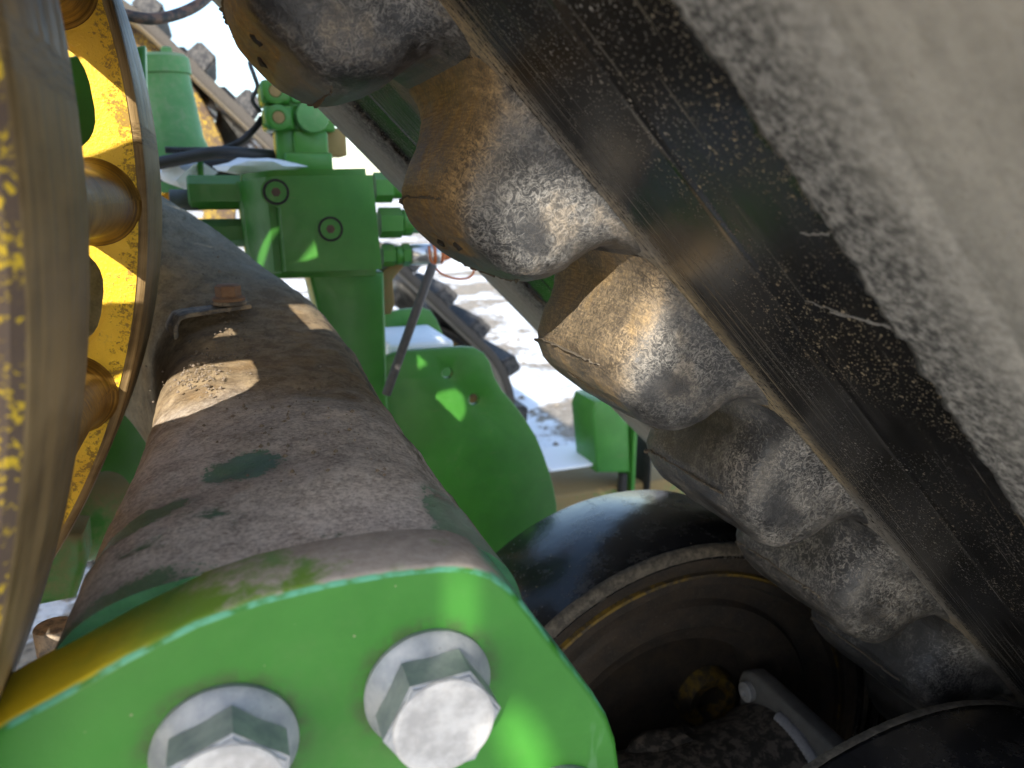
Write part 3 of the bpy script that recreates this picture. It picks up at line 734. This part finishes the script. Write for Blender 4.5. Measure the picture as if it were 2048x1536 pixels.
ax = empty('idler_axle_arm', (.45, .6, 0), 'dark cast axle tube with grey end plate and pale weld bead, under the lugs', 'axle arm')
AX = Vector((0, .62, -.750 + GZ))
obj('tube', spin((.12, AX.y, AX.z), (1, 0, 0), [(0, .098), (.20, .098), (.38, .099), (.45, .103), (.468, .110), (.48, .110)], 96), mAxle, ax)
def plate_yz(pts, x0, x1, bev):
    me = prism([(p[0], p[1]) for p in pts], x0, x1, bev)
    me.transform(Matrix(((0, 1, 0, 0), (1, 0, 0, 0), (0, 0, 1, 0), (0, 0, 0, 1)))); me.flip_normals(); return me
pp = []
for k in range(9):
    th = math.pi * (.5 + .5 * k / 8) ; pp.append((.770 - .0 + .022 * math.cos(math.pi / 2 - math.pi * k / 8 * .9), AX.z + .168 + .022 * math.sin(math.pi / 2 - math.pi * k / 8 * .9)))
plate_pts = [(.46, AX.z + .115), (.47, AX.z + .130), (.670, AX.z + .134), (.692, AX.z + .132), (.708, AX.z + .122), (.714, AX.z + .104), (.708, AX.z + .085), (.70, AX.z - .02), (.70, AX.z - .12), (.46, AX.z - .12)]
obj('end_plate', plate_yz(plate_pts, .600, .624, .004), mGrey, ax)
qb = (.599, .688, AX.z + .106)
bl = obj('plate_bolt', spin(qb, (-1, 0, 0), [(0, .013), (.008, .013), (.010, .010), (.010, .006), (.004, .005), (.004, 0)], 32), mZinc, ax)
wp = []
for k in range(15):
    th = R(95) - R(115) * k / 14; wp.append((.597, AX.y - .110 * math.cos(th), AX.z + .110 * math.sin(th)))
obj('weld_bead', tube(wp, .0085, 10, 6, .07), mWeld, ax)
obj('mud_cake', blob((.45, .66, AX.z + .085), .03, 5, (1.6, 1, .5)), mAxle, ax)

# ------------------------------------------------------------------ cast beam with bolted flange
beam = empty('cast_beam', (.03, .35, 0), 'soil-caked green cast beam ending in a bright green flange with silver bolts', 'cast beam')
FL, FT = .300, .045
fpx = [(-260, 1610), (0, 1452), (120, 1387), (250, 1313), (390, 1242), (520, 1196), (660, 1162), (790, 1140), (880, 1131), (940, 1133), (985, 1148), (1025, 1180), (1065, 1228), (1110, 1290), (1155, 1345), (1190, 1390), (1218, 1436), (1236, 1486), (1243, 1540), (1245, 1700), (1150, 1860), (-260, 1860)]
obj('flange', prism([(onL(x, y, FL).x, onL(x, y, FL).z) for x, y in fpx], FL, FL + FT, .0042), mFlange, beam)
X, Y, Z = Vector((1, 0, 0)), Vector((0, 1, 0)), Vector((0, 0, 1))
def sec(h, l, u, ang, rise, hw, hh):                     # ang: heading turned from +Y towards -X
    X_ = Vector((math.cos(R(ang)), math.sin(R(ang)), 0)); D = Vector((-math.sin(R(ang)), math.cos(R(ang)), 0))
    Z_ = (Z - D * math.tan(R(rise))).normalized()
    return (Vector((h, l, u + GZ)), X_, Z_, hw, hh)
body = loft([sec(.020, FL + FT - .006, -.262, 0, 0, .117, .092), sec(.022, .46, -.262, 0, 0, .113, .094), sec(.025, .58, -.260, 0, 0, .106, .099), sec(.026, .70, -.257, 0, 0, .102, .107),
             sec(.025, .81, -.248, 8, 6, .103, .112), sec(.000, .92, -.222, 28, 14, .106, .112), sec(-.050, 1.01, -.175, 52, 22, .105, .112),
             sec(-.135, 1.065, -.105, 75, 28, .10, .115), sec(-.26, 1.085, -.03, 88, 25, .10, .12), sec(-.44, 1.09, .02, 90, 10, .11, .13)], 160, 3.6, 24)
bm = bmesh.new(); bm.from_mesh(body)
bm.normal_update()
for v in bm.verts:                                       # caked soil: lumpy top
    up_ = max(0, v.normal.z); wgt = min(1, max(0, (v.co.y - .37) / .05))
    v.co += v.normal * (wgt * ((.25 + .75 * up_) * (.0022 * n2(v.co.x * 30, v.co.y * 30, v.co.z * 30) + .0014 * n2(v.co.x * 85, v.co.y * 85, v.co.z * 85)) + up_ * .006 * n2(v.co.x * 9, v.co.y * 9, 4)))
bm.to_mesh(body); bm.free()
obj('arm', body, mCast, beam)
def flange_bolt(px, py, rot, rs=1.0):
    c = onL(px, py, FL)
    b = obj('flange_bolt', spin(c, (0, -1, 0), [(-.001, .0300), (.0030, .0305), (.0052, .0290), (.0075, .0262), (.0110, .0235), (.0110, .004)], 72), mZinc, beam)
    d = R(rot)
    h_ = spin(c + Vector((0, -.0105, 0)), (0, -1, 0), [(0, .0268), (.0190, .0268)], 6, d)
    bm = bmesh.new(); bm.from_mesh(h_)
    bmesh.ops.bevel(bm, geom=[e for e in bm.edges if max(v.co.y for v in e.verts) < c.y - .028], offset=.0016, segments=3, affect='EDGES'); bm.to_mesh(h_); bm.free(); h_.shade_flat()
    hd = obj('hex_side', h_, mZinc); hd.parent = b
    cap = obj('hex_top', spin(c + Vector((0, -.0288, 0)), (0, -1, 0), [(0, .0232), (.0012, .0228), (.0019, .0210), (.0019, .0205), (.0015, .018), (.0014, .006), (.0014, .001)], 64), mHead); cap.parent = b
flange_bolt(452, 1490, 20); flange_bolt(855, 1372, 2); flange_bolt(1105, 1628, 10)
# strap bracket with a rusty bolt on top of the beam
def topz(x, y):
    zz = [v.co.z for v in body.vertices if abs(v.co.x - x) < .012 and abs(v.co.y - y) < .012 and v.normal.z > .3]
    return max(zz) if zz else GZ - .15
zt = GZ - .138
pa, pb = onZ(352, 632, zt + .012), onZ(492, 612, zt + .016)
br = empty('strap_bracket', (pa.x, pa.y, zt), 'bent steel strap held by a rusty hex bolt on top of the beam', 'bracket')
dirx = (pb - pa); dirx.z = 0; dirx.normalize(); diry = Vector((-dirx.y, dirx.x, 0)); wd = .020; V = []
prof = [(-.004, -.040), (-.0035, -.010), (0, -.002), (.008, .0), ((pb - pa).length, .004)]
for s_, z_ in prof:
    for (dz, dy) in ((0, -1), (0, 1), (.0042, 1), (.0042, -1)):
        off = .0045 if z_ < -.001 else 0
        base = pa + dirx * (s_ + (dz if off and z_ < -.005 else 0) * -1) + diry * (dy * wd); V.append((base.x, base.y, pa.z + z_ + (dz if not (off and z_ < -.005) else 0)))
Fc = [(0, 1, 2, 3), (16, 19, 18, 17)]
for i in range(4):
    for j in range(4): Fc.append((i * 4 + j, i * 4 + (j + 1) % 4, i * 4 + 4 + (j + 1) % 4, i * 4 + 4 + j))
me = mk('strap', V, Fc, smooth=False); bm = bmesh.new(); bm.from_mesh(me); bmesh.ops.recalc_face_normals(bm, faces=bm.faces); bmesh.ops.bevel(bm, geom=bm.edges[:], offset=.0009, segments=2, affect='EDGES'); bm.to_mesh(me); bm.free()
obj('strap', me, mStrap, br)
bc = onZ(459, 612, pa.z + .006)
obj('washer', cyl(bc + Vector((0, 0, .002)), bc + Vector((0, 0, .006)), .0185, 40, .001), mStrap, br)
rb = obj('rusty_bolt', spin(bc + Vector((0, 0, .006)), (0, 0, 1), [(0, .0165), (.003, .0170), (.005, .0135)], 40), mRustBolt, br)
hx = obj('bolt_head', hexa(bc + Vector((0, 0, .0105)), (0, 0, 1), .013, .0132, R(15)), mRustBolt); hx.parent = rb
obj('nut', blob(tuple(onZ(510, 622, zt + .004)), .008, 3, (1.5, 1, .8), .2), mGreenPale, br)
# soil crumbs on the beam
V, Fc = [], []
def crumb(c, r):
    b0 = len(V)
    for q in ((1, 0, 0), (-1, 0, 0), (0, 1, 0), (0, -1, 0), (0, 0, 1), (0, 0, -.6)):
        V.append((c.x + q[0] * r * rnd.uniform(.6, 1.3), c.y + q[1] * r * rnd.uniform(.6, 1.3), c.z + q[2] * r * rnd.uniform(.6, 1.3)))
    for f in ((0, 2, 4), (2, 1, 4), (1, 3, 4), (3, 0, 4), (2, 0, 5), (1, 2, 5), (3, 1, 5), (0, 3, 5)): Fc.append(tuple(b0 + i for i in f))
for cx, cy, n_, sp in ((435, 712, 70, 26), (395, 748, 60, 30), (470, 690, 40, 30), (455, 660, 50, 30), (415, 745, 70, 22), (520, 790, 60, 90), (420, 720, 60, 60), (600, 840, 50, 90)):
    for _ in range(n_):
        p = onZ(rnd.gauss(cx, sp), rnd.gauss(cy, sp * .45), GZ - .148)
        crumb(Vector((p.x, p.y, topz(p.x, p.y) + .0005)), rnd.choice((.0005, .0006, .0008, .001, .0012, .0018)))
o = obj('soil_crumbs', mk('crumbs', V, Fc, smooth=False), mMud, beam); o['kind'] = 'stuff'

# ------------------------------------------------------------------ hydraulic valve block and fittings behind
def pbox(x0, y0, x1, y1, l, th, bev=.005):
    a, b = onL(x0, y1, l), onL(x1, y0, l); return box((a.x, l, a.z), (b.x, l + th, b.z), bev)
def ppoly(pts, l, th, bev=.003, holes=()):
    cv = lambda P: [(onL(x, y, l).x, onL(x, y, l).z) for x, y in P]
    return prism(cv(pts), l, l + th, bev, [cv(h) for h in holes])
BL = 1.20
vb = empty('valve_block', tuple(onL(640, 760, BL)), 'green hydraulic valve block with two recessed round plugs on its post', 'valve block')
a, b, c, d = onL(540, 338, BL), onL(746, 336, BL), onL(768, 552, BL), onL(560, 556, BL)
lf, lfb = onL(470, 350, BL + .05), onL(500, 560, BL + .05)
V = [a, b, c, d, lf, lfb]; V = [(v.x, v.y, v.z) for v in V]
back = [(b.x, BL + .18, b.z), (c.x, BL + .18, c.z), (lf.x, BL + .18, lf.z), (lfb.x, BL + .18, lfb.z)]
V += back
Fc = [(0, 1, 2, 3), (4, 0, 3, 5), (1, 6, 7, 2), (8, 4, 5, 9), (6, 8, 9, 7), (0, 4, 8, 6, 1), (3, 2, 7, 9, 5)]
me = mk('block', V, Fc, smooth=False); bm = bmesh.new(); bm.from_mesh(me); bmesh.ops.recalc_face_normals(bm, faces=bm.faces); bmesh.ops.bevel(bm, geom=bm.edges[:], offset=.010, segments=4, affect='EDGES'); bm.to_mesh(me); bm.free(); me.shade_smooth(); me.set_sharp_from_angle(angle=R(50))
obj('block', me, mGreen, vb)
for x, y in ((552, 384), (661, 458)):
    c = onL(x, y, BL); r = .0185
    pl = obj('port_plug', spin(c, (0, -1, 0), [(-.002, r + .0035), (.001, r + .0035), (.001, r), (-.004, r - .0005), (-.004, r - .003), (.0012, r - .0035), (.0012, .0)], 48), mGreen, vb)
    s2 = obj('plug_socket', spin(c + Vector((0, -.0012, 0)), (0, -1, 0), [(0, .0070), (.0004, .0070), (.0004, 0)], 6), mSock); s2.parent = pl
    s3 = obj('plug_groove', spin(c, (0, -1, 0), [(.0013, r - .0028), (.0018, r - .0028), (.0018, r + .0006), (.0013, r + .0006)], 48, closed=True), mPit); s3.parent = pl
obj('post', ppoly([(618, 548), (768, 545), (771, 640), (776, 800), (790, 1000), (650, 1000), (640, 640)], BL + .012, .12, .006), mGreen, vb)
# left-hand unions
p = onL(470, 385, BL + .08)
obj('hex_union', spin(p + Vector((.01, 0, 0)), (-1, 0, 0), [(0, .026), (.075, .026), (.078, .023)], 6, R(30)), mGreen, vb)
p = onL(490, 465, BL + .09); obj('hex_union', spin(p + Vector((.01, 0, 0)), (-1, 0, 0), [(0, .022), (.085, .022), (.088, .019)], 6, R(30)), mGreen, vb)
p = onL(396, 400, BL + .085); obj('union_sleeve', cyl(p, p + Vector((-.04, 0, 0)), .016), mGrey, vb)
# right-hand fittings
def fitting(name, y, x0, parts, l=BL + .05):
    p = onL(x0, y, l); e = None
    for i, (nm, L_, r, kind, mt) in enumerate(parts):
        me = hexa(p, (1, 0, 0), L_, r, R(30)) if kind == 'h' else cyl(p, p + Vector((L_, 0, 0)), r)
        obj(nm, me, mt, vb); p = p + Vector((L_, 0, 0))
    return p
fitting('f', 375, 748, [('hex_nut', .030, .024, 'h', mGreen), ('elbow', .02, .018, 'c', mGreen)])
fitting('f', 446, 758, [('hex_nut', .038, .025, 'h', mGreen), ('collar', .016, .022, 'c', mGreen), ('hex_nut', .018, .018, 'h', mGreen)])
pe = fitting('f', 511, 764, [('hex_nut', .022, .018, 'h', mGreen), ('collar', .012, .016, 'c', mGreen), ('hex_nut', .014, .019, 'h', mGreen)])
qc = empty('quick_coupler', tuple(pe), 'silver quick coupler with orange dust cap ring and cord on the valve block', 'coupler')
obj('sleeve', spin(pe, (1, 0, 0), [(0, .016), (.002, .0175), (.030, .0175), (.032, .0165), (.034, .0175), (.048, .0175), (.050, .016)], 40), mChrome, qc)
obj('cap_ring', spin(pe + Vector((.036, 0, 0)), (1, 0, 0), [(0, .0178), (0, .0205), (.005, .0205), (.005, .0178)], 40, closed=True), mOrange, qc)
obj('dust_cap', spin(pe + Vector((.050, 0, 0)), (1, 0, 0), [(0, .016), (.004, .018), (.008, .012), (.016, .010), (.022, .008)], 12), mOrange, qc)
lc = BL + .05
obj('cord', tube([onL(858, 492, lc - .02), onL(862, 520, lc - .025), onL(880, 545, lc - .02), onL(910, 557, lc), onL(938, 555, lc + .01), onL(948, 540, lc + .01), onL(940, 528, lc + .02)], .0022, 8), mOrange, qc)
# soil-stained hanger under the fittings
hg = obj('hanger_bracket', ppoly([(766, 540), (800, 520), (812, 528), (786, 560), (790, 610), (782, 628), (764, 630)], BL + .06, .05, .003), mGreenRusty, vb)

um = empty('upper_manifold', tuple(onL(600, 330, 1.34)), 'small green stacked manifold with round plugs on top of the valve block', 'manifold')
obj('plug_block', pbox(523, 160, 578, 207, 1.34, .10, .008), mGreen, um); obj('plug_block', pbox(531, 210, 588, 258, 1.34, .10, .008), mGreen, um)
for x, y in ((550, 182), (557, 235)):
    c = onL(x, y, 1.34); pl = obj('round_plug', spin(c, (0, -1, 0), [(-.002, .020), (.004, .020), (.005, .0185), (.005, .011), (.003, .010), (.003, 0)], 40), mGreen, um)
    s3 = obj('plug_centre', spin(c + Vector((0, -.0032, 0)), (0, -1, 0), [(0, .0098), (.0012, .009), (.0016, .0)], 24), mSoil); s3.parent = pl
obj('valve_body', pbox(578, 150, 612, 262, 1.36, .10, .004), mGreen, um)
for y in (195, 222, 250):
    c = onL(592, y, 1.36); obj('small_plug', spin(c, (0, -1, 0), [(-.002, .010), (.004, .010), (.005, .008), (.002, .004), (.002, 0)], 24), mGreen, um)
c = onL(626, 232, 1.33); obj('solenoid', cyl(c, c + Vector((.0, .11, 0)), .026, 40, .003), mGreenPale, um)
obj('side_block', pbox(606, 205, 668, 262, 1.40, .08), mGreen, um)
obj('soiled_block', pbox(645, 256, 692, 312, 1.42, .08, .004), mSoil, um)
obj('neck', pbox(557, 255, 592, 345, 1.36, .07), mGreen, um); obj('foot_block', pbox(590, 262, 655, 325, 1.35, .08), mGreen, um); obj('foot', pbox(572, 305, 665, 345, 1.345, .05), mGreen, um)
snow = obj('snow_on_block', blob(tuple(onL(520, 338, BL + .14) + Vector((0, 0, .004))), .05, 2, (1.3, .8, .28), .4), mSnow); tag(snow, 'small heap of snow lying on the valve block beside the hoses', 'snow')
snow = obj('snow_on_pipe', blob(tuple(onL(372, 345, 1.45)), .04, 8, (1.1, .9, .6), .5), mSnow); tag(snow, 'clump of white snow beside the black hoses at the sprocket', 'snow')

# ------------------------------------------------------------------ frame plates, rod, far cross member
def rounded(P, holes=()): return P
p1 = [(772, 712), (800, 704), (860, 699), (925, 694), (950, 696), (968, 706), (980, 724), (990, 755), (1004, 780), (1030, 810), (1052, 840), (1072, 872), (1086, 905), (1098, 940), (1108, 975), (1114, 1010), (1118, 1150), (1118, 1400), (760, 1400), (760, 760)]
def hole(cx, cy, r): return [(cx + r * math.cos(2 * math.pi * k / 20), cy + r * math.sin(2 * math.pi * k / 20)) for k in range(20)]
pt1 = empty('frame_plate', tuple(onL(950, 1000, 1.34)), 'broad green steel plate with wavy edge and two bolt holes beside the post', 'steel plate', 'frame plates')
obj('plate', ppoly(p1, 1.34, .016, .003, (hole(895, 746, 10.5), hole(948, 799, 10.5))), mGreen, pt1)
p2 = [(764, 628), (800, 620), (845, 615), (862, 622), (874, 640), (884, 664), (897, 690), (915, 720), (940, 760), (940, 900), (764, 900)]
pt2 = empty('frame_plate', tuple(onL(840, 800, 1.56)), 'smaller green steel plate standing behind the plate with two bolt holes', 'steel plate', 'frame plates')
obj('plate', ppoly(p2, 1.56, .016, .003, (hole(808, 658, 6),)), mGreen, pt2)
ll = [onL(775, 706, 1.37), onL(905, 690, 1.37)]
ledge = obj('snow_ledge', box((ll[0].x, 1.358, ll[0].z - .02), (ll[1].x, 1.55, ll[1].z + .012), .008, 3), mSnow); tag(ledge, 'strip of snow lying between the two green steel plates', 'snow')
rod = obj('prop_rod', cyl(onL(866, 528, 1.16), onL(772, 790, 1.16), .0075, 24), mRod); tag(rod, 'thin dark round rod leaning in front of the green post', 'rod')
cm = empty('cross_member', tuple(onZ(1240, 1080, .02)), 'dusty green horizontal frame beam with an upright socket, beyond the track', 'frame beam')
CL = 2.05
obj('beam', pbox(1060, 945, 1420, 1110, CL, .22, .012), mGreenRusty, cm)
obj('socket', ppoly([(1184, 830), (1192, 805), (1215, 800), (1258, 850), (1262, 946), (1195, 946)], CL - .02, .16, .008), mGreen, cm)
obj('gusset', pbox(1262, 850, 1276, 1010, CL - .03, .10, .004), mGreen, cm); obj('gusset', pbox(1296, 880, 1306, 1010, CL - .035, .10, .004), mRust, cm); obj('gusset', pbox(1242, 948, 1256, 1010, CL - .03, .03, .004), mPit, cm)
a, b = onL(1105, 945, CL), onL(1190, 945, CL)
sl = obj('snow_on_beam', box((a.x, CL + .01, a.z - .003), (b.x + .02, CL + .21, a.z + .008), .004, 2), mSnow); tag(sl, 'thin patchy snow lying on top of the dusty green frame beam', 'snow')

# green frame behind the sprocket, left of the beam
fr = empty('inner_frame', tuple(onL(200, 1200, 1.0)), 'dark green inner frame casting between the sprocket and the cast beam', 'frame')
obj('wall_plate', ppoly([(60, 700), (90, 120), (290, 90), (300, 480), (390, 520), (420, 640), (330, 900), (260, 1010), (60, 1050)], 1.16, .03, .004), mGreen, fr)
obj('gusset', ppoly([(322, 545), (390, 545), (345, 600), (338, 685), (310, 672)], .98, .02, .002), mGreen, fr)
obj('lower_arm', cyl(onL(-60, 1090, .95), onL(240, 1020, 1.05), .055, 40, .01), mGreenDirty, fr)
obj('lug_block', ppoly([(60, 1175), (95, 1065), (165, 1070), (170, 1130), (150, 1200), (75, 1215)], .86, .06, .008), mGreenDirty, fr)
p = onL(145, 1262, .6); obj('stud', cyl(p + Vector((-.012, 0, -.03)), p + Vector((-.012, 0, .008)), .014, 20), mStrap, fr)

# pale green final drive housing and hoses, upper left
hs = empty('cylinder_housing', tuple(onL(350, 320, 1.62)), 'pale green upright cylinder housing behind the yellow sprocket', 'housing')
a, b = onL(352, 330, 1.62), onL(312, 112, 1.62); dv = b - a
obj('body', spin(a, dv, [(-.05, .075), (0, .072), (dv.length * .25, .058), (dv.length * .82, .052), (dv.length * .83, .056), (dv.length * .97, .056), (dv.length, .050), (dv.length, .01)], 48), mGreenPale, hs)
c = b; obj('cap_bolt', hexa(c + Vector((.02, -.02, 0)), dv, .014, .01), mGreenPale, hs)
def hose(pts, r, mat, label, rip=0, n=8):
    o = obj('hose', tube([onL(*q) for q in pts], r, 14, n, rip), mat); tag(o, label, 'hose', 'hoses by the valve block'); return o
hose([(250, 30, 1.30), (300, 38, 1.32), (350, 30, 1.36), (395, 10, 1.40), (430, -20, 1.45)], .0082, mHoseB, 'brown-black hose arching above the far track near the sprocket rim')
hose([(300, 330, 1.42), (360, 318, 1.40), (430, 306, 1.38), (490, 308, 1.38), (545, 312, 1.40)], .0105, mHose, 'thick black hose running to the top of the valve block')
hose([(300, 352, 1.50), (350, 345, 1.48), (410, 335, 1.46), (470, 330, 1.45), (540, 322, 1.46)], .012, mHose, 'black hose lying under the thick hose behind the valve block')
hose([(330, 300, 1.44), (420, 300, 1.44), (470, 290, 1.44), (505, 262, 1.42), (525, 235, 1.42)], .0055, mHose, 'corrugated black cable sleeve rising towards the small manifold', .14, 30)
hose([(505, 100, 1.45), (500, 125, 1.45), (508, 150, 1.44), (515, 175, 1.44), (505, 200, 1.44), (522, 225, 1.44)], .004, mHose, 'thin black wire hanging beside the small manifold')
obj_b = empty('hose_clamp', tuple(onL(400, 350, 1.46)), 'green clip post holding the black hoses', 'clamp')
obj('post', cyl(onL(402, 360, 1.42), onL(400, 318, 1.42), .005, 16), mGreen, obj_b); obj('tie', blob(tuple(onL(450, 345, 1.46)), .022, 4, (1.5, .8, .8)), mHose, obj_b)

# ------------------------------------------------------------------ the far track unit (copies)
FAR = Vector((.10, 2.40, -.045))
def copy_tree(o, parent=None):
    c = o.copy(); COL.objects.link(c)
    if parent: c.parent = parent; c.matrix_parent_inverse = o.matrix_parent_inverse.copy()
    for ch in list(o.children): copy_tree(ch, c)
    return c
for src, lab in ((track, 'black rubber track of the opposite side, seen beyond the valve block'), (spr, 'yellow drive sprocket of the opposite track, seen past the near sprocket rim')):
    c = copy_tree(src); c.location = src.location + FAR; c['label'] = lab
ids = [o for o in COL.objects if o.name.startswith('idler_roller')]
c = copy_tree(ids[0]); c.location = ids[0].location + FAR - Vector((0, .46, 0)); c['label'] = 'idler wheel with yellow rim inside the opposite track'; c['group'] = 'idler wheels'
disc = obj('rim_disc', spin((ICW.x, 0, ICW.z), (0, 1, 0), [(.70, .29), (.70, .10), (.72, .10), (.72, .29)], 80, closed=True), mYelDark); disc.parent = c; disc.matrix_parent_inverse = Matrix.Translation(-ids[0].location)

# ------------------------------------------------------------------ added slotted panel, out of view behind the camera, to shade flange and most lugs
DL = -1.3
def at_blocker(p):                                           # a lit or shaded point carried back along the sun to the door plane
    p = Vector(p); k = (DL - p.y) / S.y; return (p.x + S.x * k, p.z + S.z * k)
hx_, hz_ = at_blocker((.250, .465, -.092 + GZ))
def sl_(cx, cz, a, b, rot, n_=28):
    return [(cx + a * math.cos(t) * math.cos(rot) - b * math.sin(t) * math.sin(rot), cz + a * math.cos(t) * math.sin(rot) + b * math.sin(t) * math.cos(rot)) for t in [2 * math.pi * k / n_ for k in range(n_)]]
x0, z0 = at_blocker((-.175, .255, GZ)); x1 = x0 + .95
f1 = at_blocker((.0855, .3, -.190 + GZ)); f2 = at_blocker((.118, .3, -.275 + GZ))
blocker = empty('sun_blocker', (x0 + .4, DL, 0), 'added grey sheet steel sun blocker with oval slots for light patches on two posts', 'sun blocker')
obj('panel', prism([(x0, z0 - .75), (x1, z0 - .75), (x1, z0 + .62), (x0 + .05, z0 + .62), (x0, z0 + .57)], DL - .01, DL, 0, [sl_(hx_ - .014, hz_ + .018, .092, .043, R(-52)), sl_(f1[0], f1[1], .0075, .034, 0), sl_(f2[0], f2[1], .011, .034, R(25))]), mGrey, blocker)
obj('leg', box((x0 + .1, DL - .04, 0), (x0 + .14, DL - .012, z0 - .5), .003), mGrey, blocker); obj('leg', box((x1 - .14, DL - .04, 0), (x1 - .1, DL - .012, z0 - .5), .003), mGrey, blocker)
